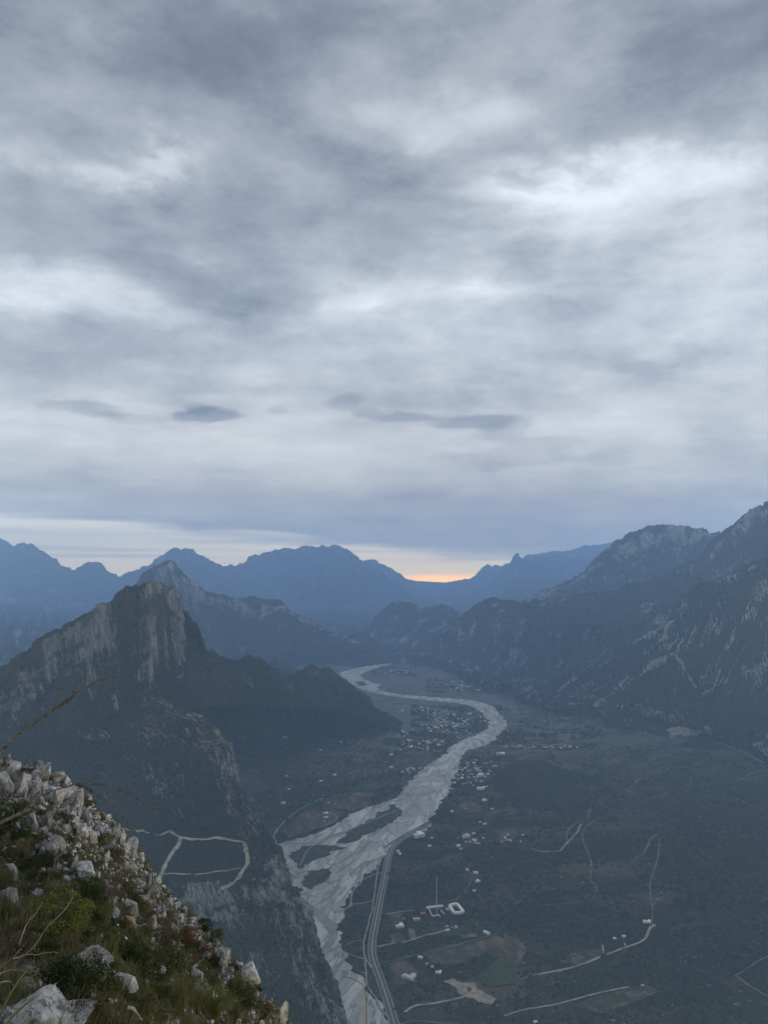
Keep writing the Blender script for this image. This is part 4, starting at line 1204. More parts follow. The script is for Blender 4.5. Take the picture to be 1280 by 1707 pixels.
def build_scrub():
    rng = np.random.default_rng(77)
    m = mat_leafmass('scrub_foliage', (0.003, 0.004, 0.003), (0.040, 0.042, 0.031))
    n = 95000
    y = 950 * np.exp(rng.uniform(0, 1, n) * math.log(3300 / 950))
    x = rng.uniform(-0.16, 0.60, n) * y
    thin = rng.uniform(0, 1, n) > sstep(2000, 3300, y) * 0.6
    x, y = x[thin], y[thin]
    n = len(x)
    dens = fbm(x / 170, y / 170, 4, 301)
    keep = dens + rng.uniform(-0.35, 0.55, n) > 0.0
    x, y = x[keep], y[keep]
    for poly in CLEAR:
        lo, hi = poly.min(0) - 2, poly.max(0) + 2
        box = (x > lo[0]) & (x < hi[0]) & (y > lo[1]) & (y < hi[1])
        ins = np.zeros(len(x), bool)
        if box.any():
            ins[box] = inside(poly, x[box], y[box])
            x, y = x[~ins], y[~ins]
    # gardens and hedges round the villages farther off
    vx, vy = [], []
    for (px, py, hw_, hh_, k_) in [(760, 1200, 75, 24, 3600), (700, 1240, 60, 18, 2400), (780, 1144, 70, 12, 1600), (660, 1116, 40, 12, 900), (800, 1290, 60, 30, 1500), (560, 1290, 110, 50, 4000), (910, 1235, 90, 14, 1500), (900, 1200, 160, 24, 3500)]:
        u = rng.uniform(-1, 1, (k_, 2))
        a, b, c_, d_ = GP(px - hw_, py + hh_), GP(px + hw_, py + hh_), GP(px + hw_, py - hh_), GP(px - hw_, py - hh_)
        s_, t_ = (u[:, 0] + 1) / 2, (u[:, 1] + 1) / 2
        near = np.outer(1 - s_, a[:2]) + np.outer(s_, b[:2])
        far_ = np.outer(1 - s_, d_[:2]) + np.outer(s_, c_[:2])
        q = near * (1 - t_)[:, None] + far_ * t_[:, None]
        vx.append(q[:, 0])
        vy.append(q[:, 1])
    vx, vy = np.concatenate(vx), np.concatenate(vy)
    ok = ~inside(CLEAR[0], vx, vy) & (fbm(vx / 130, vy / 130, 3, 305) > -0.15)
    x, y = np.concatenate([x, vx[ok]]), np.concatenate([y, vy[ok]])
    for (hx, hy, hr) in HPOS:
        far_off = (x - hx) ** 2 + (y - hy) ** 2 > (hr * 1.25 + 2) ** 2
        x, y = x[far_off], y[far_off]
    z = floor_z(x, y)
    size = rng.lognormal(0.90, 0.42, len(x)) * (1 + 0.00020 * (y - 1000))
    # taller trees in belts
    belt = fbm(x / 90 + 40, y / 60, 3, 333) > 0.28
    size[belt] *= 1.35
    blob_mass('scrub', np.column_stack([x, y, z]), size, m, 5, label='dark scrub and small trees covering the valley floor', category='scrub')
    Q, rock = TER['spur']
    nv, nu = Q.shape[:2]
    k = 42000
    i = rng.integers(60, nv - 1, k)
    j = rng.integers(120, nu - 30, k)
    ok = rock[i, j] + rng.uniform(-0.15, 0.15, k) < 0.30
    p = Q[i, j][ok] + rng.uniform(-1.5, 1.5, (ok.sum(), 3)) * np.array([1, 1, 0])
    blob_mass('scrub', p, rng.lognormal(0.25, 0.3, len(p)), m, 6, label='dark scrub covering the spur and its bench', category='scrub')



# ------------------------------------------------------------------ houses, mast and other things in the valley
def box_mesh(name, x0, x1, y0, y1, z0, z1):
    V = np.array([(x0, y0, z0), (x1, y0, z0), (x1, y1, z0), (x0, y1, z0), (x0, y0, z1), (x1, y0, z1), (x1, y1, z1), (x0, y1, z1)], float)
    F = np.array([(0, 3, 2, 1), (4, 5, 6, 7), (0, 1, 5, 4), (1, 2, 6, 5), (2, 3, 7, 6), (3, 0, 4, 7)])
    return V, F


def merge(parts):
    V, F, o = [], [], 0
    for v, f in parts:
        V.append(v)
        F.append(f + o)
        o += len(v)
    return np.vstack(V), np.vstack(F)


def mat_wall(name, c):
    m, n = new_mat(name)
    pos = n.node('ShaderNodeTexCoord').outputs['Object']
    f = n.noise(pos, 0.5, 4, 0.6)
    principled(n, n.mixc(n.smooth(f, 0.4, 0.7, 0, 0.4), c, (c[0] * 0.6, c[1] * 0.58, c[2] * 0.54)), 0.85)
    return m


MH = {k: mat_wall('house_' + k, c) for k, c in dict(white=(0.62, 0.62, 0.60), cream=(0.42, 0.39, 0.33), grey=(0.22, 0.22, 0.22), red=(0.36, 0.12, 0.08), tin=(0.36, 0.38, 0.40), dark=(0.03, 0.035, 0.04), blue=(0.30, 0.38, 0.45)).items()}
HOUSE = {}


def house_parts(kind):
    """unit houses, metres: wall, roof, door, windows"""
    if kind in HOUSE:
        return HOUSE[kind]
    out = {}
    if kind == 'flat':
        w = [box_mesh('', -6, 6, -4, 4, -1, 3.6)]
        out['wall'] = merge(w)
        out['roof'] = merge([box_mesh('', -6.3, 6.3, -4.3, 4.3, 3.602, 3.9)])
        out['stair_head'] = box_mesh('', -2, 0.4, -1.5, 1.6, 3.902, 5.1)
        out['water_tank'] = box_mesh('', 3, 4.2, 1.2, 2.4, 3.902, 5.0)
    elif kind == 'gable':
        out['wall'] = merge([box_mesh('', -6, 6, -3.6, 3.6, -1, 3.2)])
        V = np.array([(-6.6, -4.4, 3.0), (6.6, -4.4, 3.0), (6.6, 0, 5.4), (-6.6, 0, 5.4), (-6.6, 4.4, 3.0), (6.6, 4.4, 3.0), (-6.6, -4.4, 3.25), (6.6, -4.4, 3.25), (6.6, 0, 5.65), (-6.6, 0, 5.65), (-6.6, 4.4, 3.25), (6.6, 4.4, 3.25)], float)
        F = np.array([(6, 7, 8, 9), (9, 8, 11, 10), (1, 0, 3, 2), (3, 4, 5, 2), (0, 1, 7, 6), (5, 4, 10, 11), (0, 6, 9, 3), (3, 9, 10, 4), (1, 2, 8, 7), (2, 5, 11, 8)])
        out['roof'] = (V, F)
    elif kind == 'ell':
        out['wall'] = merge([box_mesh('', -8, 8, -4, 3, -1, 3.4), box_mesh('', 2, 8, 3.002, 11, -1, 3.4)])
        out['roof'] = merge([box_mesh('', -8.4, 8.4, -4.4, 3.4, 3.402, 3.75), box_mesh('', 1.6, 8.4, 3.402, 11.4, 3.404, 3.74)])
        out['stair_head'] = box_mesh('', -5, -2, -2, 1, 3.752, 5.4)
    elif kind == 'shed':
        out['wall'] = merge([box_mesh('', -13, 13, -6, 6, -1, 5.0)])
        a = np.linspace(0, math.pi, 9)
        y = -6.4 * np.cos(a)
        z = 5.0 + 2.6 * np.sin(a)
        V = np.vstack([np.column_stack([np.full(9, -13.4), y, z]), np.column_stack([np.full(9, 13.4), y, z])])
        F = np.array([(i, i + 1, i + 10, i + 9) for i in range(8)])
        out['roof'] = (V, F)
    out['door'] = box_mesh('', -0.7, 0.7, -4.15 if kind != 'shed' else -6.15, -3.55 if kind != 'shed' else -5.9, -1, 2.2)
    out['window'] = box_mesh('', -0.9, 0.9, -4.13 if kind != 'shed' else -6.13, -3.55 if kind != 'shed' else -5.9, 0.9, 2.2)
    HOUSE[kind] = {k: mesh_np('house_' + k, v, f, False) for k, (v, f) in out.items()}
    return HOUSE[kind]


_MCACHE = {}


def with_mat(me, mat):
    key = (me.name, mat.name)
    if key not in _MCACHE:
        c = me.copy()
        c.materials.clear()
        c.materials.append(mat)
        _MCACHE[key] = c
    return _MCACHE[key]


def empty(name, loc, rz=0.0, **props):
    o = bpy.data.objects.new(name, None)
    COL.objects.link(o)
    o.empty_display_size = 0.5
    o.location = loc
    o.rotation_euler = (0, 0, rz)
    for k, v in props.items():
        o[k] = v
    return o


HPOS = []
HLAB = set()


def house(px, py, kind, wall, roof, s, rz, label, group=None, detail=False, cat='house', name='house'):
    g = GP(px, py)
    HPOS.append((g[0], g[1], 9 * s))
    o = empty(name, (g[0], g[1], g[2] + 1.0 * s), rz, label=label, category=cat)
    o.scale = (s, s, s)
    if group:
        o['group'] = group
    hp = house_parts(kind)
    new_obj('wall', with_mat(hp['wall'], MH[wall]), None, o)
    rf = new_obj('roof', with_mat(hp['roof'], MH[roof]), None, o)
    for nm, mt in (('stair_head', wall), ('water_tank', 'grey')):
        if nm in hp:
            new_obj(nm, with_mat(hp[nm], MH[mt]), None, rf)
    if detail:
        new_obj('door', with_mat(hp['door'], MH['dark']), None, o)
        for dx in (-3.6, 3.6):
            w = new_obj('window', with_mat(hp['window'], MH['dark']), None, o)
            w.location = (dx, 0, 0)
    return o


def build_houses():
    rng = random.Random(3)
    # houses one can tell apart
    A = [(z7([(247, 245)])[0], 'ell', 'white', 'white', 1.0, 0.3, 'white L shaped house on the reddish plot beside the highway'),
         (z7([(318, 705)])[0], 'ell', 'white', 'tin', 1.25, -0.5, 'big white house with a pale roof in the lowest reddish field'),
         (z7([(360, 722)])[0], 'gable', 'grey', 'tin', 0.5, -0.5, 'grey shed beside the big white house in the lowest field'),
         (z7([(428, 520)])[0], 'flat', 'white', 'white', 0.7, -0.4, 'white house at the top of the row in the fallow field'),
         (z7([(487, 575)])[0], 'flat', 'grey', 'tin', 0.5, 0.6, 'grey hut in the middle of the row in the fallow field'),
         (z7([(535, 598)])[0], 'flat', 'white', 'white', 0.4, 0.2, 'tiny white hut below the row in the fallow field'),
         (z7([(588, 652)])[0], 'ell', 'white', 'white', 0.6, -0.3, 'white house just above the pale sandy ground'),
         (z7([(1018, 302)])[0], 'shed', 'white', 'white', 0.55, 2.3, 'white barrel roofed shed beside the rubble yard'),
         (z7([(285, 170)])[0], 'flat', 'white', 'white', 0.28, 0.1, 'tiny white hut above the ploughed plot by the highway'),
         (z7([(395, 180)])[0], 'shed', 'cream', 'cream', 0.55, 0.15, 'long cream shed left of the walled compound'),
         (z7([(450, 130)])[0], 'gable', 'red', 'red', 0.8, 0.2, 'red building left of the walled compound'),
         ((698, 1395), 'ell', 'white', 'white', 1.9, 0.5, 'largest white building at the river end of the highway'),
         ((720, 1398), 'flat', 'grey', 'tin', 0.8, 0.2, 'grey house right of the largest white building'),
         ((716, 1411), 'flat', 'white', 'white', 0.7, 0.4, 'white house below the largest white building'),
         ((663, 1420), 'flat', 'white', 'tin', 0.8, 1.2, 'narrow white house beside the highway bend'),
         ((777, 1396), 'ell', 'white', 'cream', 1.3, 0.2, 'cream and white ranch house at the end of the right farms'),
         ((789, 1391), 'gable', 'cream', 'cream', 0.9, 0.6, 'cream gabled house behind the ranch house'),
         ((764, 1411), 'flat', 'white', 'white', 0.9, 0.1, 'white house at the near edge of the right farms'),
         ((768, 1416), 'flat', 'cream', 'tin', 0.7, 0.3, 'pale hut at the near edge of the right farms'),
         ((791, 1402), 'flat', 'white', 'white', 0.9, -0.2, 'white house on the road by the right farms'),
         ((808, 1374), 'gable', 'white', 'cream', 0.8, 0.4, 'white house at the end of the upper farm track'),
         ((800, 1371), 'flat', 'cream', 'white', 0.6, 0.4, 'cream hut at the end of the upper farm track'),
         ((754, 1354), 'flat', 'white', 'white', 0.9, -0.3, 'lone white house below the brown clearing'),
         ((807, 1335), 'ell', 'white', 'white', 1.0, 0.4, 'white house at the top of the brown clearing'),
         ((820, 1349), 'flat', 'white', 'tin', 0.7, 0.1, 'lone white hut right of the brown clearing'),
         ((777, 1349), 'flat', 'cream', 'cream', 0.5, 0.4, 'small cream hut inside the brown clearing'),
         ((801, 1316), 'shed', 'white', 'white', 1.0, 0.1, 'long white building among the houses right of the river'),
         ((800, 1294), 'ell', 'white', 'white', 1.5, 0.4, 'large white L shaped building right of the river'),
         ((834, 1259), 'ell', 'cream', 'white', 2.0, -0.2, 'large cream hall at the top of the right bank houses'),
         ((825, 1279), 'gable', 'cream', 'cream', 1.3, -0.4, 'cream gabled house below the large cream hall'),
         ((790, 1273), 'flat', 'white', 'white', 1.2, 0.0, 'white flat house in the top row of the right bank houses'),
         ((779, 1274), 'flat', 'grey', 'white', 1.1, 0.0, 'grey flat house in the top row of the right bank houses'),
         ((809, 1274), 'flat', 'grey', 'grey', 1.3, 0.0, 'dull grey flat building in the top row of the right bank houses'),
         ((797, 1286), 'shed', 'cream', 'cream', 0.8, 0.05, 'long cream shed above the large white L shaped building'),
         ((760, 1288), 'ell', 'white', 'white', 0.9, 1.0, 'white house on the right river bank edge'),
         z5([(690, 135)])[0:1] and (z5([(690, 135)])[0], 'flat', 'white', 'white', 0.7, 1.3, 'small white house among the trees right of the highway'),
         (z5([(1032, 215)])[0], 'flat', 'white', 'white', 0.6, 0.3, 'topmost white hut of the cluster right of the mast'),
         (z5([(1075, 233)])[0], 'flat', 'white', 'white', 0.9, -0.2, 'white house in the cluster right of the mast'),
         (z5([(1085, 275)])[0], 'ell', 'white', 'white', 0.7, 0.5, 'largest white house of the cluster right of the mast'),
         (z5([(1068, 322)])[0], 'flat', 'cream', 'white', 0.6, 0.7, 'lowest pale hut of the cluster right of the mast'),
         (z6([(690, 985)])[0], 'ell', 'white', 'white', 0.85, -0.5, 'white ranch house at the end of the right dirt road'),
         (z6([(725, 1000)])[0], 'flat', 'cream', 'tin', 0.5, 0.2, 'small shed beside the lone ranch house'),
         (z6([(580, 1052)])[0], 'flat', 'white', 'white', 0.55, 0.2, 'right white hut in the clearing below the lone ranch'),
         (z6([(535, 1062)])[0], 'flat', 'white', 'white', 0.5, -0.2, 'left white hut in the clearing below the lone ranch'),
         (z6([(270, 1220)])[0], 'flat', 'cream', 'tin', 0.5, 0.2, 'pale hut beside the ranch road at the lower right'),
         (z6([(152, 1468)])[0], 'flat', 'white', 'white', 0.5, 0.2, 'white hut at the bottom edge of the picture'),
         (z6([(672, 1292)])[0], 'flat', 'cream', 'cream', 0.45, 0.2, 'pale hut on the fallow ground at the lower right'),
         (z4([(358, 922)])[0], 'ell', 'white', 'white', 0.9, 0.2, 'white farmhouse on the reddish field by the left bank'),
         (z4([(358, 942)])[0], 'shed', 'cream', 'white', 0.5, 0.3, 'long pale shed below the farmhouse on the reddish field'),
         (z4([(352, 960)])[0], 'flat', 'white', 'tin', 0.5, 0.3, 'small hut below the long pale shed on the reddish field'),
         (z4([(372, 870)])[0], 'flat', 'white', 'white', 0.55, 0.1, 'white hut in the brown field upstream of the farmhouse'),
         (z4([(153, 872)])[0], 'flat', 'white', 'white', 1.1, 0.1, 'lone white house on the left slope above the curving road'),
         (z4([(182, 877)])[0], 'flat', 'grey', 'white', 0.5, 0.1, 'small hut right of the lone white house on the left slope'),
         (z4([(180, 803)])[0], 'flat', 'white', 'tin', 0.7, 0.4, 'pale house higher on the left slope'),
         (z4([(170, 740)])[0], 'flat', 'white', 'white', 0.7, 0.0, 'small white house in the middle of the left slope'),
         (z4([(335, 765)])[0], 'gable', 'white', 'white', 0.9, 0.3, 'white gabled house left of the river fields'),
         (z4([(402, 735)])[0], 'flat', 'white', 'white', 1.0, 0.0, 'white flat house in the left fields'),
         (z4([(333, 613)])[0], 'flat', 'white', 'white', 0.9, 0.2, 'bright lone house on the upper left slope'),
         (z4([(160, 553)])[0], 'ell', 'white', 'white', 1.1, 0.4, 'white house high on the left slope'),
         (z4([(88, 543)])[0], 'flat', 'grey', 'white', 1.0, 0.2, 'pale house left of the white house high on the slope'),
         (z4([(66, 490)])[0], 'flat', 'cream', 'red', 1.2, 0.2, 'red roofed house highest on the left slope'),
         (z4([(30, 490)])[0], 'flat', 'grey', 'grey', 1.0, 0.2, 'grey house beside the red roofed one on the left slope'),
         (z4([(432, 575)])[0], 'flat', 'white', 'cream', 1.0, 0.1, 'pale house at the lower end of the short pale road'),
         (z4([(470, 578)])[0], 'flat', 'cream', 'cream', 0.9, 0.1, 'cream house beside the short pale road'),
         (z4([(676, 636)])[0], 'gable', 'white', 'white', 1.0, 0.1, 'white gabled house left of the river near the village'),
         (z4([(675, 697)])[0], 'flat', 'white', 'white', 1.0, 0.6, 'white house left of the brown field near the river'),
         ]
    for (p, kind, wl, rf, s, rz, lab) in A:
        house(p[0], p[1], kind, wl, rf, s, rz, lab, detail=s * 1290 / GP(*p)[1] > 0.55)
    # the villages: houses too small to tell apart
    clusters = [  # centre px, half width, half height, n, scale, label, group
        ((768, 1196), 45, 9, 46, 1.15, 'small pale house in the upper half of the village inside the river bend', 'houses of the upper village'),
        ((745, 1215), 42, 9, 32, 1.15, 'small pale house in the lower half of the village inside the river bend', 'houses of the lower village'),
        ((702, 1243), 36, 9, 30, 1.1, 'small pale house at the village corner left of the river crossing', 'houses left of the river crossing'),
        ((672, 1222), 26, 7, 12, 1.1, 'small pale house at the foot of the left hill', 'houses at the foot of the left hill'),
        ((693, 1182), 26, 4, 10, 1.2, 'small pale house at the far left street of the village', 'houses of the left street'),
        ((772, 1144), 30, 8, 34, 1.5, 'tiny pale house in the far village beyond the river', 'houses of the far village'),
        ((823, 1143), 22, 5, 16, 1.5, 'tiny pale house in the right part of the far village', 'houses of the far village, right part'),
        ((664, 1118), 26, 6, 16, 1.5, 'tiny pale house by the far river bend', 'houses by the far bend'),
        ((648, 1097), 14, 2.5, 6, 1.6, 'tiny pale house at the foot of the small domed hill', 'houses under the domed hill'),
        ((793, 1280), 34, 14, 26, 0.85, 'small pale house among trees on the right river bank', 'houses on the right bank'),
        ((780, 1306), 30, 14, 20, 0.8, 'small pale house on the lower right river bank', 'houses on the lower right bank'),
        ((690, 1285), 26, 5, 10, 1.0, 'small pale house along the track by the left river bank', 'houses along the left bank track'),
        ((905, 1246), 62, 1.6, 16, 1.1, 'tiny pale house along the long straight road on the right', 'houses along the straight road'),
        ((860, 1398), 28, 6, 9, 0.7, 'small shed around the brown yard on the right', 'sheds around the brown yard'),
        ((780, 1401), 26, 6, 9, 0.6, 'small hut among the right farms', 'huts among the right farms'),
        ((765, 1545), 30, 8, 6, 0.35, 'tiny hut near the green field below the mast', 'huts near the green field'),
    ]
    PHR = dict(zip([q[6] for q in clusters], ['in the upper village by the bend', 'in the lower village by the bend', 'in the houses left of the crossing', 'at the foot of the left hill', 'of the far left village street',
                   'of the far village', 'of the far village right end', 'by the far river bend', 'under the small domed hill', 'of the right bank houses', 'of the lower right bank', 'along the left bank track',
                   'along the long straight road', 'around the brown yard', 'among the right farms', 'near the green field']))
    for (c, hw, hh, n, s, where, grp) in clusters:
        s *= 0.85
        where = PHR[grp]
        k = tries = 0
        ang = rng.uniform(-0.5, 0.5)
        while k < n and tries < 600:
            tries += 1
            px, py = c[0] + rng.uniform(-hw, hw), c[1] + rng.uniform(-hh, hh)
            g = GP(px, py)
            ss = s * rng.uniform(0.65, 1.25)
            if any((g[0] - a) ** 2 + (g[1] - b) ** 2 < (9 * ss + r_) ** 2 for a, b, r_ in HPOS):
                continue
            if inside(CLEAR[0], np.array([g[0]]), np.array([g[1]]))[0]:
                continue
            kind = rng.choice(['flat', 'flat', 'flat', 'gable', 'ell', 'shed' if ss < 0.9 else 'flat'])
            wl = rng.choice(['white', 'white', 'cream', 'grey', 'tin'])
            rf = rng.choice(['white', 'white', 'white', 'tin', 'grey', 'cream', 'cream', 'red' if rng.random() < 0.4 else 'grey'])
            place = ('back' if py < c[1] - hh * 0.33 else 'front' if py > c[1] + hh * 0.33 else 'middle') + ' ' + ('left' if px < c[0] - hw * 0.33 else 'right' if px > c[0] + hw * 0.33 else 'centre')
            lab = '%s %s-roofed %s %s, %s %s' % ('tiny' if ss < s * 0.85 else 'small' if ss < s * 1.1 else 'larger', rf, wl, dict(flat='boxy house', gable='gabled house', ell='L-shaped house', shed='barrel shed')[kind], place, where)
            if lab in HLAB:
                lab = lab.replace('roofed', 'topped', 1)
            HLAB.add(lab)
            house(px, py, kind, wl, rf, ss, ang + rng.choice([0, 1.57]) + rng.uniform(-0.2, 0.2), lab, grp)
            k += 1


build_houses()


def tube(path, radii, n=6, cap=True):
    path = np.asarray(path, float)
    radii = np.broadcast_to(np.asarray(radii, float), (len(path),))
    tn = np.gradient(path, axis=0)
    tn /= np.linalg.norm(tn, axis=1, keepdims=True) + 1e-9
    ref = np.array([0.31, 0.2, 0.93])
    a = np.cross(tn, ref)
    a /= np.linalg.norm(a, axis=1, keepdims=True) + 1e-9
    b = np.cross(tn, a)
    th = np.linspace(0, 2 * math.pi, n, endpoint=False)
    V = path[:, None, :] + radii[:, None, None] * (np.cos(th)[None, :, None] * a[:, None, :] + np.sin(th)[None, :, None] * b[:, None, :])
    m = len(path)
    F = []
    for i in range(m - 1):
        for j in range(n):
            F.append((i * n + j, i * n + (j + 1) % n, (i + 1) * n + (j + 1) % n, (i + 1) * n + j))
    return V.reshape(-1, 3), np.array(F)


def build_mast():
    steel = mat_wall('mast_steel', (0.42, 0.45, 0.43))
    x, y, z = GP(728, 1523)
    o = empty('radio_mast', (x, y, z), 0.3, label='tall thin lattice radio mast inside the walled compound', category='mast')
    Ht, r0, r1 = 76.0, 1.5, 0.6
    leg = []
    for k in range(3):
        a = 2 * math.pi * k / 3
        V, F = tube([(r0 * math.cos(a), r0 * math.sin(a), 0), (r1 * math.cos(a), r1 * math.sin(a), Ht)], 0.22, 6)
        new_obj('leg', mesh_np('mast_leg', V, F), steel, o)
    parts = []
    n = 26
    for i in range(n):
        t0, t1 = i / n, (i + 1) / n
        for k in range(3):
            a, b = 2 * math.pi * k / 3, 2 * math.pi * ((k + 1) % 3) / 3
            ra, rb = r0 + (r1 - r0) * t0, r0 + (r1 - r0) * t1
            parts.append(tube([(ra * math.cos(a), ra * math.sin(a), Ht * t0), (rb * math.cos(b), rb * math.sin(b), Ht * t1)], 0.10, 4))
            parts.append(tube([(ra * math.cos(b), ra * math.sin(b), Ht * t0), (rb * math.cos(a), rb * math.sin(a), Ht * t1)], 0.10, 4))
    V, F = merge(parts)
    new_obj('lattice_bracing', mesh_np('mast_bracing', V, F), steel, o)
    V, F = tube([(0, 0, Ht - 1), (0, 0, Ht + 6)], 0.12, 6)
    new_obj('antenna', mesh_np('mast_antenna', V, F), steel, o)
    # walled compound: outer wall, courtyard building in a ring
    w = empty('walled_compound', GP(737, 1517), 0, label='white walled compound with a courtyard building round the mast', category='compound')
    c = np.array(GP(737, 1517))

    def wall_line(pts, h, t, mat, nm):
        P = [np.array(GP(*p)) - c for p in pts]
        prts = []
        for a, b in zip(P[:-1], P[1:]):
            d = b - a
            L = math.hypot(d[0], d[1])
            u = np.array([d[0], d[1]]) / L
            nn = np.array([-u[1], u[0]]) * t / 2
            Q = [a[:2] - nn, b[:2] - nn, b[:2] + nn, a[:2] + nn]
            V = np.array([(q[0], q[1], -2) for q in Q] + [(q[0], q[1], h) for q in Q])
            F = np.array([(0, 3, 2, 1), (4, 5, 6, 7), (0, 1, 5, 4), (1, 2, 6, 5), (2, 3, 7, 6), (3, 0, 4, 7)])
            prts.append((V, F))
        V, F = merge(prts)
        return new_obj(nm, mesh_np(nm, V, F, False), mat, w)
    wall_line(z7([(485, 75), (630, 60)]), 3.0, 4.5, MH['white'], 'storage_row')
    wall_line(z7([(505, 85), (535, 150), (595, 138), (606, 156)]), 2.4, 1.2, MH['white'], 'boundary_wall')
    wall_line(z7([(612, 100), (640, 128)]), 2.4, 1.6, MH['white'], 'low_wall')
    for a in ([(690, 60), (752, 45)], [(756, 48), (812, 118)], [(806, 122), (730, 130)], [(726, 126), (688, 66)]):
        wall_line(z7(a), 5.0, 5.5, MH['white'], 'wing')
    wall_line(z7([(660, 95), (690, 88)]), 4.0, 6.0, MH['tin'], 'annex')
    # scattered piles beside the shed
    return o


build_mast()
CLEAR.append(np.array([GP(*p)[:2] for p in z7([(470, 50), (760, 30), (830, 125), (600, 175), (500, 165)])]))
build_scrub()


# ------------------------------------------------------------------ near slope
NEAR_ROWS = [
    [(-420, 1700, 68), (-120, 1700, 66), (60, 1700, 60), (160, 1720, 54), (260, 1760, 48), (350, 1800, 43), (430, 1850, 39), (520, 1900, 35), (600, 1960, 30)],
    [(-420, 1330, 52), (-120, 1330, 50), (20, 1345, 46), (120, 1390, 42), (200, 1450, 38), (300, 1560, 34), (400, 1665, 31), (480, 1760, 28), (570, 1860, 25)],
    [(-420, 1200, 44), (-120, 1222, 41), (-40, 1245, 39), (20, 1264, 37.5), (62, 1274, 36), (105, 1296, 34.5), (130, 1314, 33.5), (165, 1342, 32), (195, 1368, 31), (228, 1410, 30), (250, 1446, 29), (290, 1492, 27.5), (330, 1538, 26), (372, 1578, 25), (410, 1612, 24), (450, 1655, 23), (486, 1703, 22), (520, 1760, 20.5), (560, 1830, 19)],
    [(-420, 1300, 30), (-100, 1320, 28), (0, 1335, 27), (100, 1365, 26), (170, 1420, 25), (230, 1490, 23.5), (290, 1560, 22), (350, 1620, 20.5), (410, 1690, 19), (470, 1770, 17.5), (520, 1850, 16)],
    [(-420, 1420, 17), (-100, 1430, 16.5), (0, 1440, 16), (90, 1460, 15.8), (160, 1500, 15.4), (220, 1560, 14.8), (280, 1630, 14), (340, 1710, 13), (400, 1790, 12), (460, 1870, 11)],
    [(-420, 1540, 9.2), (-100, 1545, 9.2), (0, 1550, 9.2), (80, 1562, 9.3), (150, 1590, 9.3), (210, 1640, 9.1), (260, 1710, 8.7), (320, 1790, 8.2), (400, 1880, 7.6)],
    [(-420, 1660, 5.4), (-100, 1660, 5.4), (0, 1662, 5.4), (80, 1675, 5.5), (150, 1700, 5.5), (220, 1760, 5.4), (300, 1840, 5.2), (400, 1940, 5.0)],
    [(-420, 1880, 3.0), (-100, 1880, 3.0), (0, 1885, 3.0), (100, 1900, 3.0), (200, 1930, 3.0), (320, 1990, 3.0), (420, 2060, 3.0)],
]


def mat_near():
    m, n = new_mat('stony_slope')
    pos = n.node('ShaderNodeNewGeometry').outputs['Position']
    a = n.noise(pos, 1.1, 5, 0.6, 0.3)
    b = n.noise(pos, 7.0, 4, 0.65)
    v = n.node('ShaderNodeTexVoronoi')
    n.link(pos, v.inputs['Vector'])
    v.inputs['Scale'].default_value = 9.0
    c = n.mixc(n.smooth(b, 0.35, 0.65), (0.030, 0.028, 0.020), (0.085, 0.078, 0.058))
    c = n.mixc(n.smooth(a, 0.52, 0.72, 0, 0.55), c, (0.050, 0.052, 0.026))
    st = n.math('MULTIPLY', n.smooth(v.outputs['Distance'], 0.16, 0.34, 1.0, 0.0), n.smooth(a, 0.36, 0.52, 1.0, 0.1))
    c = n.mixc(st, c, (0.30, 0.295, 0.28))
    hh = n.math('MULTIPLY_ADD', st, 0.8, b)
    principled(n, c, 1.0, bump(n, hh, 0.12), 0.0)
    return m


def build_near():
    global NBVH
    nu, nv = 300, 330
    P, vrow = rows_to_grid(NEAR_ROWS, nu, nv, 3)
    # foot of the slope behind the viewer
    x, y = P[..., 0], P[..., 1]
    P[..., 2] += fbm(x / 4.5, y / 4.5, 4, 401) * 0.45 + fbm(x / 1.1, y / 1.1, 4, 402, 0.6) * 0.16
    Bk = P[-1][None] + np.array([0, -1.0, 0])[None, None] * np.linspace(0.6, 7, 9)[:, None, None]
    Bk[..., 2] = P[-1, :, 2][None] + np.linspace(0.02, 0.4, 9)[:, None]
    P = np.concatenate([P, Bk], 0)
    me = mesh_np('hillside', P.reshape(-1, 3), grid_faces(P.shape[0], nu), True)
    new_obj('hillside', me, mat_near(), kind='structure', label='steep stony slope below the viewer')
    from mathutils.bvhtree import BVHTree
    NBVH = BVHTree.FromPolygons([Vector(v) for v in P.reshape(-1, 3)], grid_faces(P.shape[0], nu).tolist())


build_near()


def nhit(px, py):
    dx, dz = ray(px, py)
    d = Vector((dx, 1, dz)).normalized()
    loc, nrm, _, dist = NBVH.ray_cast(Vector((0, 0, H)), d)
    if loc is None:
        return None
    if nrm.z < 0:
        nrm = -nrm
    return loc, nrm


def nground(x, y):
    loc = NBVH.ray_cast(Vector((x, y, H + 40)), Vector((0, 0, -1)))[0]
    return loc.z if loc else None


# ---- rocks
import bmesh


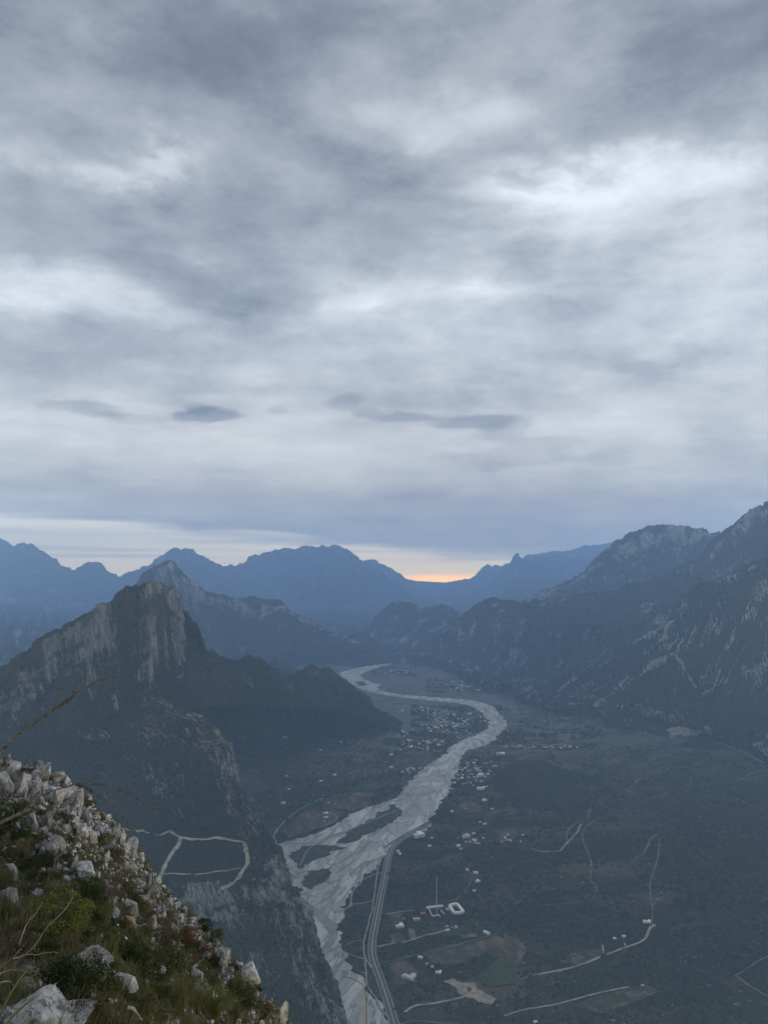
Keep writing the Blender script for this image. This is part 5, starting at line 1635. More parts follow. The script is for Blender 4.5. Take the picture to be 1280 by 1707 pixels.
def mat_limestone(name, tone=0.98, stain=0.0, scale=1.0):
    m, n = new_mat(name)
    oi = n.node('ShaderNodeObjectInfo')
    co = n.node('ShaderNodeTexCoord').outputs['Object']
    sh = n.vmath('ADD', co, None)
    sc = n.node('ShaderNodeVectorMath', operation='SCALE')
    n.link(oi.outputs['Location'], sc.inputs[0])
    sc.inputs['Scale'].default_value = 3.7
    n.link(sc.outputs[0], sh.node.inputs[1])
    a = n.noise(sh, 1.7 * scale, 5, 0.6, 0.4)
    b = n.noise(n.scale(sh, (1, 1, 0.25)), 5.0 * scale, 5, 0.65, 0.6)
    g = n.noise(sh, 22.0 * scale, 4, 0.65)
    c = n.mixc(n.smooth(a, 0.35, 0.65), (0.27 * tone, 0.278 * tone, 0.29 * tone), (0.51 * tone, 0.525 * tone, 0.545 * tone))
    c = n.mixc(n.smooth(b, 0.48, 0.62, 0, 0.85), c, (0.11, 0.11, 0.105))
    c = n.mixc(n.smooth(g, 0.50, 0.75, 0, 0.5), c, (0.20, 0.20, 0.19))
    if stain:
        c = n.mixc(n.smooth(a, 0.40, 0.60, 0, stain), c, (0.32, 0.16, 0.075))
    rnd = n.math('MULTIPLY_ADD', oi.outputs['Random'], 0.55, 0.5)
    c = n.mixc(1.0, c, rnd, 'MULTIPLY')
    nm = bump(n, b, 0.05 / scale)
    nm = bump(n, g, 0.02 / scale, 1.0, nm)
    principled(n, c, 0.9, nm, 0.2)
    return m


ML = mat_limestone('limestone')
MLP = mat_limestone('pale_limestone', 1.22, 0, 1.6)
MLS = mat_limestone('stained_limestone', 0.85, 0.85)


def rock_mesh(seed, sub=3, cuts=17, elong=(1, 1, 1), rough=0.05):
    rng = np.random.default_rng(seed)
    bm = bmesh.new()
    bmesh.ops.create_icosphere(bm, subdivisions=sub, radius=1.0)
    V = np.array([v.co[:] for v in bm.verts])
    for _ in range(cuts):
        nrm = rng.normal(size=3)
        nrm /= np.linalg.norm(nrm)
        d = rng.uniform(0.34, 0.74)
        t = V @ nrm
        V = V - np.maximum(t - d, 0)[:, None] * nrm[None]
    V = V * (1 + 0.035 * ridged(V[:, 0] * 3.1 + V[:, 2] * 0.6 + seed, V[:, 1] * 3.1 + V[:, 2] * 0.4, 3, seed + 5)[:, None])
    V = V + rng.normal(size=V.shape) * 0.006
    V = V * (1 + rough * fbm(V[:, 0] * 2 + seed, V[:, 1] * 2 + V[:, 2] * 1.7, 3, seed)[:, None])
    V = V * np.array(elong)
    for v, c in zip(bm.verts, V):
        v.co = c
    me = bpy.data.meshes.new('rock')
    bm.to_mesh(me)
    bm.free()
    me.polygons.foreach_set('use_smooth', np.ones(len(me.polygons), bool))
    try:
        me.set_sharp_from_angle(angle=R(32))
    except Exception:
        pass
    me.materials.append(ML)
    return me


ROCKS = [rock_mesh(i, 4, 17, e) for i, e in enumerate([(1, 0.8, 0.75), (0.8, 0.7, 1.1), (1.1, 0.7, 0.6), (0.75, 0.65, 1.25), (1, 0.9, 0.85), (0.9, 0.8, 0.7), (0.7, 0.7, 1.2), (1.2, 0.8, 0.8)])]
PILLARS = [rock_mesh(30 + i, 4, 16, (0.42, 0.36, 1.25), 0.06) for i in range(4)]
SLABS = [rock_mesh(40 + i, 4, 18, (1.25, 0.75, 0.7), 0.12) for i in range(3)]


def place_rock(me, px, py, wpx, hpx, tilt=(0, 0, 0), label='', group=None, mat=None, sink=0.36, name='rock'):
    """px,py = foot of the stone in the picture; size from its width and height there"""
    h = nhit(px, py)
    if h is None:
        return None
    loc, nrm = h
    D = (loc - Vector((0, 0, H))).length
    k = D / FPX
    bb = np.array([v.co[:] for v in me.vertices])
    ext = bb.max(0) - bb.min(0)
    sx, sz = wpx * k / ext[0], hpx * k / ext[2] * 1.1
    o = new_obj(name, me if mat is None else with_mat(me, mat), None, label=label, category='rock')
    o.scale = (sx, (sx + sz) * 0.5, sz)
    o.rotation_euler = tilt
    o.location = loc + Vector((0, 0.1 * wpx * k, ext[2] * sz * (0.5 - sink)))
    if group:
        o['group'] = group
    return o


ANCHORS = [(10, 1295, 'the left rock pillar'), (118, 1330, 'the large slanting rock'), (84, 1408, 'the long grey slab'), (140, 1450, 'the bright white boulder'), (177, 1428, 'the square rock post'),
           (208, 1435, 'the fluted rock post'), (213, 1538, 'the rust stained rock'), (152, 1608, 'the large white boulder'), (44, 1690, 'the corner slab'), (363, 1588, 'the split rock post'),
           (412, 1622, 'the white jumbled rock'), (478, 1690, 'the lowest tall rock'), (92, 1530, 'the big yellow green bush'), (132, 1650, 'the dark round bush'), (360, 1680, 'the bright green yucca'),
           (63, 1272, 'the rounded crest rock'), (312, 1562, 'the reddish brown bush')]


USED = set()


def own_label(head, px, py):
    for k in range(6):
        lab = head + ' ' + relation(px, py, k)
        if lab not in USED:
            break
    USED.add(lab)
    return lab


def relation(px, py, k=0):
    d, ax, ay, nm = sorted((math.hypot(px - a, py - b), a, b, t) for a, b, t in ANCHORS)[k]
    ang = math.degrees(math.atan2(-(py - ay), px - ax)) % 360
    w = ['right of', 'up and right of', 'above', 'up and left of', 'left of', 'down and left of', 'below', 'down and right of'][int((ang + 22.5) // 45) % 8]
    return ('just ' if d < 22 else 'a little ' if d < 42 else 'well ') + w + ' ' + nm


def build_rocks():
    rng = random.Random(21)
    hero = [
        (PILLARS[0], 10, 1322, 30, 62, (0.1, -0.05, 0.3), 'tall pale rock pillar at the left edge of the near ridge', None),
        (PILLARS[1], 32, 1326, 24, 56, (0.05, 0.12, 1.0), 'second tall rock pillar from the left edge on the near ridge', None),
        (PILLARS[2], 46, 1318, 18, 40, (0, 0.2, 2.0), 'narrow leaning rock right of the two tall pillars', None),
        (ROCKS[1], 63, 1280, 18, 20, (0, 0.1, 0.5), 'rounded pale rock on the crest of the near ridge', None),
        (ROCKS[3], 60, 1310, 22, 28, (0.1, 0.2, 1.2), 'egg shaped rock just below the crest of the near ridge', None),
        (ROCKS[7], 118, 1345, 34, 40, (0.1, 0.5, 0.2), 'large slanting rock in the middle of the rock band', None),
        (ROCKS[6], 126, 1366, 22, 34, (0.1, 0.3, 0.9), 'upright rock under the large slanting rock', None),
        (ROCKS[0], 92, 1334, 24, 18, (0, 0.2, 0.1), 'rounded boulder left of the large slanting rock', None),
        (ROCKS[2], 142, 1398, 26, 28, (0, 0.4, 0.4), 'blocky grey rock low in the rock band', None),
        (ROCKS[3], 84, 1380, 22, 34, (0.1, -0.5, 0.2), 'banded rock leaning left in the rock band', None),
        (SLABS[0], 84, 1425, 40, 40, (0.2, 0.6, 0.4), 'long grey slab running down the middle of the near slope', None),
        (ROCKS[4], 140, 1464, 34, 32, (0.1, 0.2, 0.6), 'bright white boulder in the middle of the near slope', MLP),
        (ROCKS[6], 160, 1468, 16, 26, (0.1, 0.3, 0.9), 'small pointed rock right of the bright white boulder', None),
        (PILLARS[3], 177, 1442, 13, 32, (0, 0.05, 0.4), 'square rock post standing in the grass', None),
        (PILLARS[0], 208, 1450, 18, 34, (0, -0.05, 1.4), 'fluted rock post near the edge of the near slope', None),
        (ROCKS[1], 16, 1466, 22, 40, (0.1, -0.15, 0.5), 'cracked upright stone at the left edge of the slope', None),
        (ROCKS[0], 12, 1506, 40, 34, (0, 0.3, 0.1), 'grey boulder at the left edge beside the yellow green bush', None),
        (ROCKS[5], 216, 1522, 24, 26, (0.1, 0.1, 0.6), 'grey block on top of the rust stained rock', None),
        (ROCKS[1], 213, 1552, 24, 36, (0.05, 0.1, 0.3), 'rust stained rock on the near slope', MLS),
        (ROCKS[2], 192, 1530, 24, 22, (0.1, 0.1, 1.0), 'broken pale rocks beside the rust stained rock', None),
        (SLABS[1], 152, 1628, 62, 46, (0.2, 0.3, 0.3), 'large white boulder behind the dark round bush', MLP),
        (SLABS[2], 200, 1646, 46, 32, (0.2, 0.4, 0.8), 'pale cracked rock right of the large white boulder', MLP),
        (SLABS[0], 44, 1725, 130, 74, (0.0, 0.15, 0.3), 'big pale rock slab in the bottom left corner', MLP),
        (ROCKS[4], 46, 1664, 30, 30, (0.0, 0.1, 0.9), 'pale pointed rock on top of the corner slab', MLP),
        (SLABS[1], 110, 1716, 100, 34, (0.1, 0.1, 1.2), 'flat pale rock slab along the bottom edge', MLP),
        (ROCKS[3], 282, 1710, 34, 30, (0.2, 0.2, 0.8), 'pointed pale rock at the bottom edge in the grass', MLP),
        (ROCKS[1], 266, 1622, 16, 18, (0, 0.1, 0.3), 'small white stone in the green grass of the lower slope', MLP),
        (PILLARS[1], 358, 1596, 12, 24, (0, 0, 0.8), 'left half of the split rock post at the slope edge', None),
        (PILLARS[2], 368, 1600, 10, 24, (0, 0, 0.2), 'right half of the split rock post at the slope edge', None),
        (ROCKS[7], 412, 1632, 34, 24, (0.1, 0.4, 0.4), 'white jumbled rock at the lower slope edge', MLP),
        (PILLARS[3], 470, 1704, 24, 34, (0, 0.05, 0.5), 'tall grey rock at the lowest end of the near slope', None),
        (ROCKS[0], 455, 1672, 26, 26, (0, 0.5, 0.4), 'pale tilted rock above the lowest tall rock', None),
        (ROCKS[5], 326, 1638, 20, 22, (0, 0.1, 0.4), 'pale knobbly rock in the lower slope grass', None),
        (ROCKS[2], 328, 1660, 18, 18, (0, 0.1, 0.9), 'small pale rock below the knobbly rock', None),
        (ROCKS[6], 168, 1567, 12, 18, (0, 0.1, 0.9), 'small white stone standing in tall grass above the white boulder', MLP),
        (ROCKS[5], 46, 1632, 26, 20, (0, 0.1, 0.4), 'grey stone between the dead twigs and the corner slab', None),
        (ROCKS[4], 58, 1497, 20, 16, (0, 0.1, 0.1), 'grey stone half hidden behind the yellow green bush', None),
    ]
    for me, px, py, w, h, t, lab, mt in hero:
        k = 0.82 if py < 1600 else 0.95
        place_rock(me, px, py, w * k, h * k, t, lab, None, mt, 0.36)
    zones = [  # px, py, spread along, spread across, n, width px, label, group
        ((45, 1300), 50, 22, 34, (8, 18), 'grey limestone rock at the left end of the near ridge crest', 'rocks at the left end of the crest'),
        ((110, 1322), 46, 18, 34, (6, 17), 'small pale rock along the crest of the near ridge', 'rocks along the crest'),
        ((130, 1370), 46, 26, 52, (7, 19), 'grey limestone rock in the rock band below the crest', 'rocks of the rock band'),
        ((205, 1410), 34, 30, 34, (6, 15), 'small pale rock at the right edge of the rock band', 'rocks at the edge of the rock band'),
        ((75, 1400), 52, 26, 30, (7, 20), 'grey limestone rock in the left part of the slope', 'rocks left on the slope'),
        ((130, 1470), 70, 22, 22, (6, 16), 'small grey rock on the middle of the near slope', 'rocks on the middle slope'),
        ((250, 1500), 32, 36, 26, (6, 15), 'small pale rock near the silhouette of the middle slope', 'rocks near the slope silhouette'),
        ((285, 1560), 42, 34, 22, (5, 14), 'small pale rock among brown scrub on the lower slope', 'rocks among the brown scrub'),
        ((370, 1610), 44, 30, 24, (5, 14), 'small pale rock at the edge of the lower slope', 'rocks at the lower slope edge'),
        ((430, 1660), 36, 34, 26, (5, 15), 'small pale rock near the lowest end of the slope', 'rocks near the lowest end'),
        ((200, 1600), 70, 30, 12, (6, 14), 'small stone in the tall grass of the near slope', 'stones in the tall grass'),
        ((60, 1650), 60, 40, 10, (8, 20), 'stone beside the corner slab at the bottom left', 'stones beside the corner slab'),
    ]
    for (c, a, b, n, wr, lab, grp) in zones:
        k = tries = 0
        while k < n and tries < n * 6:
            tries += 1
            t = rng.gauss(0, 0.6) * a
            s = rng.gauss(0, 0.6) * b
            px, py = c[0] + t * 0.8 - s * 0.3, c[1] + t * 0.62 + s * 0.8
            if px < -6 or py > 1716:
                continue
            w = rng.uniform(*wr) * rng.choice([0.55, 0.7, 0.8, 1.15])
            me = rng.choice(ROCKS + ROCKS + PILLARS[:2])
            mt = rng.choice([None, None, MLP])
            lab = own_label('%s %s %s' % ('small' if w < 8.5 else 'middling' if w < 13 else 'large', 'grey' if mt is None else 'pale', 'upright stone' if me in PILLARS or me in (ROCKS[1], ROCKS[3], ROCKS[6]) else 'flat lying stone' if me in (ROCKS[2], ROCKS[7]) else 'blocky stone'), px, py - w * 0.4)
            if place_rock(me, px, py, w * (0.75 if me in PILLARS else 1), w * rng.uniform(0.8, 1.9), (rng.uniform(-0.3, 0.3), rng.uniform(-0.5, 0.5), rng.uniform(0, 6.28)), lab, grp, mt):
                k += 1
    # loose scree, too fine to count
    base = rock_mesh(90, 1, 6, (1, 0.85, 0.75))
    bv = np.array([v.co[:] for v in base.vertices])
    bf = np.array([p.vertices[:] for p in base.polygons])
    nr = np.random.default_rng(4)
    parts = []
    cnt = 0
    while cnt < 4600:
        t = nr.normal() * 0.9
        px = nr.uniform(-10, 500)
        top = np.interp(px, [0, 62, 130, 195, 250, 330, 410, 486], [1262, 1272, 1312, 1366, 1444, 1536, 1610, 1700])
        py = top + abs(nr.normal()) * 75 + 2
        if py > 1715:
            cnt += 1
            continue
        h = nhit(px, py)
        cnt += 1
        if h is None:
            continue
        loc, nrm = h
        D = (loc - Vector((0, 0, H))).length
        s = D / FPX * nr.uniform(1.2, 3.2) * (1.9 if nr.uniform() < 0.3 else 1.0)
        q = Matrix.Rotation(nr.uniform(0, 6.28), 3, Vector(nr.normal(size=3)).normalized())
        V = bv @ np.array(q).T * s * nr.uniform(0.6, 1.5, 3) + np.array(loc)
        parts.append((V, bf))
    V, F = merge(parts)
    me = mesh_np('scree', V, F, False)
    new_obj('scree', me, ML, kind='stuff', label='loose pale stones strewn over the near slope', category='stones')


build_rocks()


# ------------------------------------------------------------------ plants of the near slope
def mat_leaf(name, c0, c1, trans=0.25):
    m, n = new_mat(name)
    oi = n.node('ShaderNodeObjectInfo')
    pos = n.node('ShaderNodeNewGeometry').outputs['Position']
    ri = n.node('ShaderNodeNewGeometry').outputs['Random Per Island']
    f = n.math('MULTIPLY_ADD', ri, 0.7, n.math('MULTIPLY', oi.outputs['Random'], 0.3))
    c = n.mixc(f, c0, c1)
    d = n.node('ShaderNodeBsdfDiffuse')
    n.link(c, d.inputs[0])
    t = n.node('ShaderNodeBsdfTranslucent')
    n.link(c, t.inputs[0])
    mx = n.node('ShaderNodeMixShader')
    mx.inputs[0].default_value = trans
    n.link(d.outputs[0], mx.inputs[1])
    n.link(t.outputs[0], mx.inputs[2])
    o = n.node('ShaderNodeOutputMaterial')
    n.link(mx.outputs[0], o.inputs[0])
    return m


LEAF = dict(green=mat_leaf('leaf_green', (0.036, 0.054, 0.022), (0.115, 0.140, 0.052)),
            dark=mat_leaf('leaf_dark_green', (0.018, 0.030, 0.015), (0.056, 0.078, 0.032)),
            yellow=mat_leaf('leaf_yellow_green', (0.060, 0.076, 0.026), (0.16, 0.18, 0.062)),
            olive=mat_leaf('leaf_olive', (0.052, 0.054, 0.028), (0.155, 0.145, 0.080)),
            bract=mat_leaf('dry_leaf', (0.022, 0.022, 0.022), (0.055, 0.054, 0.052)),
            brown=mat_leaf('leaf_brown', (0.070, 0.044, 0.028), (0.19, 0.115, 0.068)),
            straw=mat_leaf('straw', (0.10, 0.085, 0.050), (0.27, 0.23, 0.145)),
            grass=mat_leaf('grass_green', (0.045, 0.058, 0.022), (0.155, 0.165, 0.068)),
            grey=mat_leaf('leaf_grey', (0.055, 0.055, 0.045), (0.13, 0.125, 0.105)))
WOOD = mat_plain('grey_wood', [(0, (0.05, 0.042, 0.035)), (1, (0.16, 0.14, 0.12))], 14.0)
DEAD = mat_plain('bleached_wood', [(0, (0.11, 0.105, 0.095)), (1, (0.25, 0.24, 0.22))], 10.0)


def leaf_quads(C, Nn, L, Wd, rng):
    """diamond leaves with centres C, random directions"""
    n = len(C)
    d = rng.normal(size=(n, 3))
    d = d + Nn * 0.9
    d /= np.linalg.norm(d, axis=1, keepdims=True)
    s = np.cross(d, rng.normal(size=(n, 3)))
    s /= np.linalg.norm(s, axis=1, keepdims=True) + 1e-9
    L = np.asarray(L)[:, None]
    Wd = np.asarray(Wd)[:, None]
    up = np.cross(s, d) * L * 0.12
    V = np.stack([C - d * L * 0.5, C + s * Wd * 0.5 + up, C + d * L * 0.5, C - s * Wd * 0.5 + up], 1)
    F = np.arange(n * 4).reshape(n, 4)
    return V.reshape(-1, 3), F


def shrub_meshes(seed, n=1100, leaf=0.05, clumps=16, flat=0.75, upright=0.0):
    """unit shrub about 1 m across: leaf clumps on forking stems"""
    rng = np.random.default_rng(seed)
    th = rng.uniform(0, 6.283, clumps)
    r = np.sqrt(rng.uniform(0.02, 1, clumps)) * 0.40
    cz = rng.uniform(0.16, 0.62, clumps) * (1 - 0.5 * (r / 0.45) ** 2) * flat * (1 + upright)
    cc = np.column_stack([r * np.cos(th), r * np.sin(th), cz + 0.06])
    cr = rng.uniform(0.09, 0.19, clumps)
    k = rng.integers(0, clumps, n)
    d = rng.normal(size=(n, 3))
    d /= np.linalg.norm(d, axis=1, keepdims=True)
    rad = rng.uniform(0.35, 1.0, n) ** 0.6
    C = cc[k] + d * (cr[k] * rad)[:, None] * np.array([1, 1, 0.8])
    C[:, 2] = np.abs(C[:, 2])
    L = leaf * rng.uniform(0.6, 1.4, n)
    V, F = leaf_quads(C, d * 0.6 + np.array([0, 0, 0.4]), L, L * 0.5, rng)
    fol = mesh_np('foliage', V, F, False)
    parts = []
    for c in cc:
        mid = c * np.array([0.45, 0.45, 0.5]) + rng.normal(size=3) * 0.03
        parts.append(tube([(0, 0, -0.08), mid, c, c * 1.08 + rng.normal(size=3) * 0.02], [0.014, 0.009, 0.005, 0.002], 4))
    V, F = merge(parts)
    return fol, mesh_np('stems', V, F, True)


def twig_mesh(seed, n=46, h=0.8, spread=0.6):
    rng = np.random.default_rng(seed)
    parts = []
    for _ in range(n):
        a = rng.uniform(0, 6.283)
        sp = rng.uniform(0.15, 1) * spread
        tip = np.array([math.cos(a) * sp, math.sin(a) * sp, h * rng.uniform(0.5, 1)])
        m1 = tip * np.array([0.3, 0.3, 0.45]) + rng.normal(size=3) * 0.03
        m2 = tip * np.array([0.65, 0.65, 0.8]) + rng.normal(size=3) * 0.04
        parts.append(tube([(0, 0, -0.05), m1, m2, tip], [0.009, 0.006, 0.004, 0.0015], 3))
        for _ in range(2):
            s = m2 + rng.normal(size=3) * 0.02
            parts.append(tube([m2, s + rng.normal(size=3) * 0.07 + np.array([0, 0, 0.07]), s + rng.normal(size=3) * 0.12 + np.array([0, 0, 0.16])], [0.004, 0.0025, 0.001], 3))
    return merge(parts)


def blades(seed, n=90, h=0.55, w=0.012, spread=0.35, droop=0.5, base=0.08, seg=4):
    rng = np.random.default_rng(seed)
    V, F = [], []
    for i in range(n):
        a = rng.uniform(0, 6.283)
        hh = h * rng.uniform(0.55, 1.1)
        out = spread * rng.uniform(0.1, 1.0)
        b = np.array([math.cos(a), math.sin(a), 0]) * base * rng.uniform(0, 1)
        side = np.array([-math.sin(a), math.cos(a), 0])
        t = np.linspace(0, 1, seg + 1)
        p = b + np.outer(t ** 1.5 * out, [math.cos(a), math.sin(a), 0]) + np.outer(hh * (t - droop * 0.5 * t ** 2.5), [0, 0, 1])
        ww = w * (1 - t ** 2) + 0.0008
        o = len(V)
        for q, x in zip(p, ww):
            V.append(q - side * x / 2)
            V.append(q + side * x / 2)
        for s in range(seg):
            F.append((o + 2 * s, o + 2 * s + 1, o + 2 * s + 3, o + 2 * s + 2))
    return np.array(V), np.array(F)


SHRUBS = [shrub_meshes(200 + i, 1100, 0.055, 15) for i in range(3)]
DENSE = [shrub_meshes(220 + i, 2200, 0.045, 24, 0.95) for i in range(2)]
TWIGS = [mesh_np('twigs', *twig_mesh(240 + i)) for i in range(3)]
TUFTS = [mesh_np('blades', *blades(260 + i), False) for i in range(3)]
TALL = [mesh_np('blades', *blades(270 + i, 70, 0.85, 0.02, 0.25, 0.25, 0.14)) for i in range(2)]
ROSET = [mesh_np('leaves', *blades(280 + i, 130, 0.60, 0.026, 0.60, 0.35, 0.05)) for i in range(2)]


def plant_at(px, py, wpx, kind, colour, label, group=None, hscale=1.0, rnd=None):
    h = nhit(px, py)
    if h is None:
        return None
    loc, nrm = h
    rnd = rnd or random
    D = (loc - Vector((0, 0, H))).length
    s = wpx * D / FPX
    cat = {'shrub': 'shrub', 'dense': 'shrub', 'twig': 'dead bush', 'tuft': 'grass', 'tall': 'grass', 'rosette': 'yucca'}[kind]
    nm = {'shrub': 'shrub', 'dense': 'shrub', 'twig': 'dry_bush', 'tuft': 'grass_tuft', 'tall': 'grass_tuft', 'rosette': 'yucca'}[kind]
    if kind in ('shrub', 'dense'):
        fol, stm = rnd.choice(SHRUBS if kind == 'shrub' else DENSE)
        o = empty(nm, loc, rnd.uniform(0, 6.28), label=label, category=cat)
        new_obj('foliage', with_mat(fol, LEAF[colour]), None, o)
        new_obj('stems', with_mat(stm, WOOD), None, o)
    else:
        me = rnd.choice({'twig': TWIGS, 'tuft': TUFTS, 'tall': TALL, 'rosette': ROSET}[kind])
        o = new_obj(nm, with_mat(me, WOOD if kind == 'twig' else LEAF[colour]), None, label=label, category=cat)
        o.location = loc
        o.rotation_euler = (0, 0, rnd.uniform(0, 6.28))
        s *= 1.0 if kind != 'tall' else 1.2
    o.scale = (s, s, s * hscale)
    if group:
        o['group'] = group
    return o


def build_plants():
    rng = random.Random(5)
    hero = [
        (92, 1560, 110, 'dense', 'yellow', 'big yellow green bush on the left of the near slope', 0.85),
        (132, 1568, 60, 'shrub', 'yellow', 'lower right lobe bush joined to the big yellow green bush', 0.9),
        (146, 1535, 48, 'dense', 'dark', 'upright dark green bush right of the yellow green bush', 1.9),
        (132, 1678, 120, 'dense', 'dark', 'dark round bush in front of the large white boulder', 0.85),
        (128, 1706, 56, 'shrub', 'dark', 'small dark bush below the dark round bush', 0.8),
        (14, 1375, 52, 'dense', 'dark', 'dark bush at the left edge below the rock pillars', 0.9),
        (12, 1410, 60, 'shrub', 'dark', 'dark straggly bush at the left edge of the slope', 0.9),
        (6, 1470, 34, 'shrub', 'yellow', 'yellow green sprig at the left edge beside the cracked stone', 1.0),
        (46, 1292, 40, 'shrub', 'olive', 'low olive bush between the pillars and the crest rocks', 0.55),
        (96, 1312, 30, 'shrub', 'olive', 'low olive bush on the crest behind the rock band', 0.55),
        (150, 1345, 26, 'shrub', 'green', 'green bush among the crest rocks', 0.7),
        (166, 1335, 22, 'shrub', 'green', 'small green bush on the slope silhouette', 0.7),
        (88, 1395, 22, 'tuft', 'straw', 'straw coloured grass tuft among the rocks', 1.1),
        (40, 1350, 34, 'rosette', 'grey', 'grey green yucca below the rock pillars', 0.9),
        (84, 1448, 40, 'rosette', 'grey', 'pale grey yucca in the middle of the near slope', 0.8),
        (55, 1412, 30, 'rosette', 'olive', 'olive yucca left of the long grey slab', 0.8),
        (172, 1412, 42, 'shrub', 'olive', 'olive bush below the rock band', 0.8),
        (190, 1432, 36, 'shrub', 'olive', 'dull bush behind the square rock post', 0.8),
        (212, 1488, 40, 'shrub', 'olive', 'olive bush below the fluted rock post', 0.7),
        (170, 1490, 50, 'twig', 'grey', 'grey leafless bush below the bright white boulder', 0.7),
        (190, 1506, 44, 'twig', 'grey', 'fan of grey twigs above the rust stained rock', 0.6),
        (226, 1500, 40, 'tuft', 'brown', 'reddish brown grass patch behind the rust stained rock', 0.8),
        (290, 1545, 40, 'tuft', 'brown', 'reddish dry grass patch on the middle slope', 0.9),
        (312, 1572, 52, 'shrub', 'brown', 'reddish brown bush on the lower slope', 0.8),
        (330, 1590, 44, 'shrub', 'brown', 'lower reddish brown bush by the split rock post', 0.7),
        (276, 1568, 56, 'twig', 'grey', 'dry bush with upright stems on the middle slope', 0.8),
        (388, 1578, 44, 'shrub', 'yellow', 'yellow green bush on the slope silhouette behind the split rock post', 0.8),
        (402, 1592, 34, 'shrub', 'green', 'green bush right of the yellow green silhouette bush', 0.8),
        (340, 1552, 40, 'shrub', 'dark', 'dark bush on the silhouette of the lower slope', 0.8),
        (358, 1566, 34, 'shrub', 'green', 'green bush above the split rock post', 0.8),
        (428, 1626, 34, 'shrub', 'green', 'green bush beside the white jumbled rock', 0.8),
        (276, 1616, 70, 'shrub', 'green', 'green bush in the middle of the lower slope', 0.7),
        (240, 1636, 76, 'dense', 'dark', 'dark green bush right of the large white boulder', 0.7),
        (232, 1580, 50, 'shrub', 'green', 'green bush below the rust stained rock', 0.7),
        (360, 1700, 70, 'rosette', 'yellow', 'bright green long leaved yucca at the bottom edge', 1.2),
        (330, 1690, 60, 'rosette', 'grass', 'dark long leaved yucca left of the bright one', 1.2),
        (300, 1688, 56, 'tall', 'grass', 'tall green grass clump at the bottom edge', 1.1),
        (390, 1706, 52, 'rosette', 'grass', 'long leaved yucca at the right of the bright one', 1.0),
        (240, 1700, 80, 'shrub', 'olive', 'olive bush with pale flower stalks at the bottom edge', 0.8),
        (440, 1700, 48, 'shrub', 'olive', 'olive bush at the lowest end of the near slope', 0.8),
        (400, 1680, 60, 'shrub', 'dark', 'dark bush between rocks on the lowest slope', 0.7),
        (492, 1712, 30, 'shrub', 'yellow', 'yellow green bush beside the lowest tall rock', 0.8),
        (30, 1600, 70, 'shrub', 'olive', 'olive scrub under the dead twigs at the left edge', 0.8),
        (20, 1640, 60, 'twig', 'grey', 'tangle of grey twigs above the corner slab', 0.7),
        (70, 1645, 56, 'twig', 'grey', 'grey leafless scrub right of the corner slab', 0.6),
        (10, 1540, 50, 'tall', 'olive', 'tall dry grass at the left edge below the boulder', 1.0),
        (40, 1440, 50, 'tall', 'olive', 'tall olive grass left of the pale grey yucca', 0.8),
    ]
    for (px, py, w, k, c, lab, hs) in hero:
        plant_at(px, py, w, k, c, lab, None, hs, rng)
    zones = [
        ((150, 1390), 80, 30, 26, (10, 26), [('shrub', 'olive'), ('shrub', 'green'), ('tuft', 'olive'), ('tuft', 'straw')], 'rock band'),
        ((60, 1400), 60, 30, 22, (14, 30), [('shrub', 'dark'), ('tuft', 'olive'), ('shrub', 'green'), ('shrub', 'olive')], 'left part of the near slope'),
        ((120, 1490), 90, 26, 30, (16, 36), [('shrub', 'green'), ('tuft', 'olive'), ('shrub', 'olive'), ('dense', 'dark')], 'middle of the near slope'),
        ((240, 1520), 46, 46, 40, (12, 30), [('shrub', 'olive'), ('shrub', 'green'), ('tuft', 'brown'), ('shrub', 'brown'), ('tuft', 'straw')], 'slope around the rust stained rock'),
        ((320, 1600), 70, 40, 52, (12, 34), [('shrub', 'olive'), ('shrub', 'dark'), ('tuft', 'brown'), ('tuft', 'olive'), ('shrub', 'green')], 'lower slope'),
        ((400, 1660), 56, 34, 36, (12, 28), [('shrub', 'olive'), ('shrub', 'dark'), ('tuft', 'straw'), ('shrub', 'green')], 'lowest end of the near slope'),
        ((190, 1580), 90, 24, 36, (20, 44), [('tall', 'grass'), ('shrub', 'green'), ('tuft', 'grass'), ('shrub', 'olive'), ('shrub', 'dark'), ('dense', 'dark')], 'slope above the large white boulder'),
        ((230, 1680), 90, 26, 34, (24, 54), [('tall', 'grass'), ('tuft', 'grass'), ('shrub', 'olive'), ('shrub', 'green'), ('dense', 'green'), ('tuft', 'straw')], 'bottom edge of the slope'),
        ((40, 1580), 50, 36, 18, (24, 50), [('tall', 'olive'), ('tuft', 'olive'), ('shrub', 'dark'), ('twig', 'grey')], 'left edge below the yellow green bush'),
    ]
    cname = dict(green='green', dark='dark green', yellow='yellow green', olive='olive', brown='reddish brown', straw='straw coloured', grass='bright green', grey='grey')
    kname = dict(shrub='low shrub', dense='dense shrub', twig='leafless bush', tuft='grass tuft', tall='tall grass clump', rosette='yucca')
    for (c, a, b, n, wr, kinds, where) in zones:
        k = tries = 0
        while k < n and tries < n * 6:
            tries += 1
            t, s = rng.gauss(0, 0.6) * a, rng.gauss(0, 0.6) * b
            px, py = c[0] + t * 0.8 - s * 0.3, c[1] + t * 0.5 + s * 0.8
            if px < -8 or py > 1725:
                continue
            kd, cl = rng.choice(kinds)
            wpx = rng.uniform(*wr)
            lab = own_label('%s %s %s' % ('small' if wpx < wr[0] + (wr[1] - wr[0]) * 0.4 else 'middling' if wpx < wr[0] + (wr[1] - wr[0]) * 0.75 else 'large', cname[cl], kname[kd]), px, py - wpx * 0.3)
            grp = '%ss on the %s' % (kname[kd], where)
            if plant_at(px, py, wpx, kd, cl, lab, grp, rng.uniform(0.6, 0.95), rng):
                k += 1
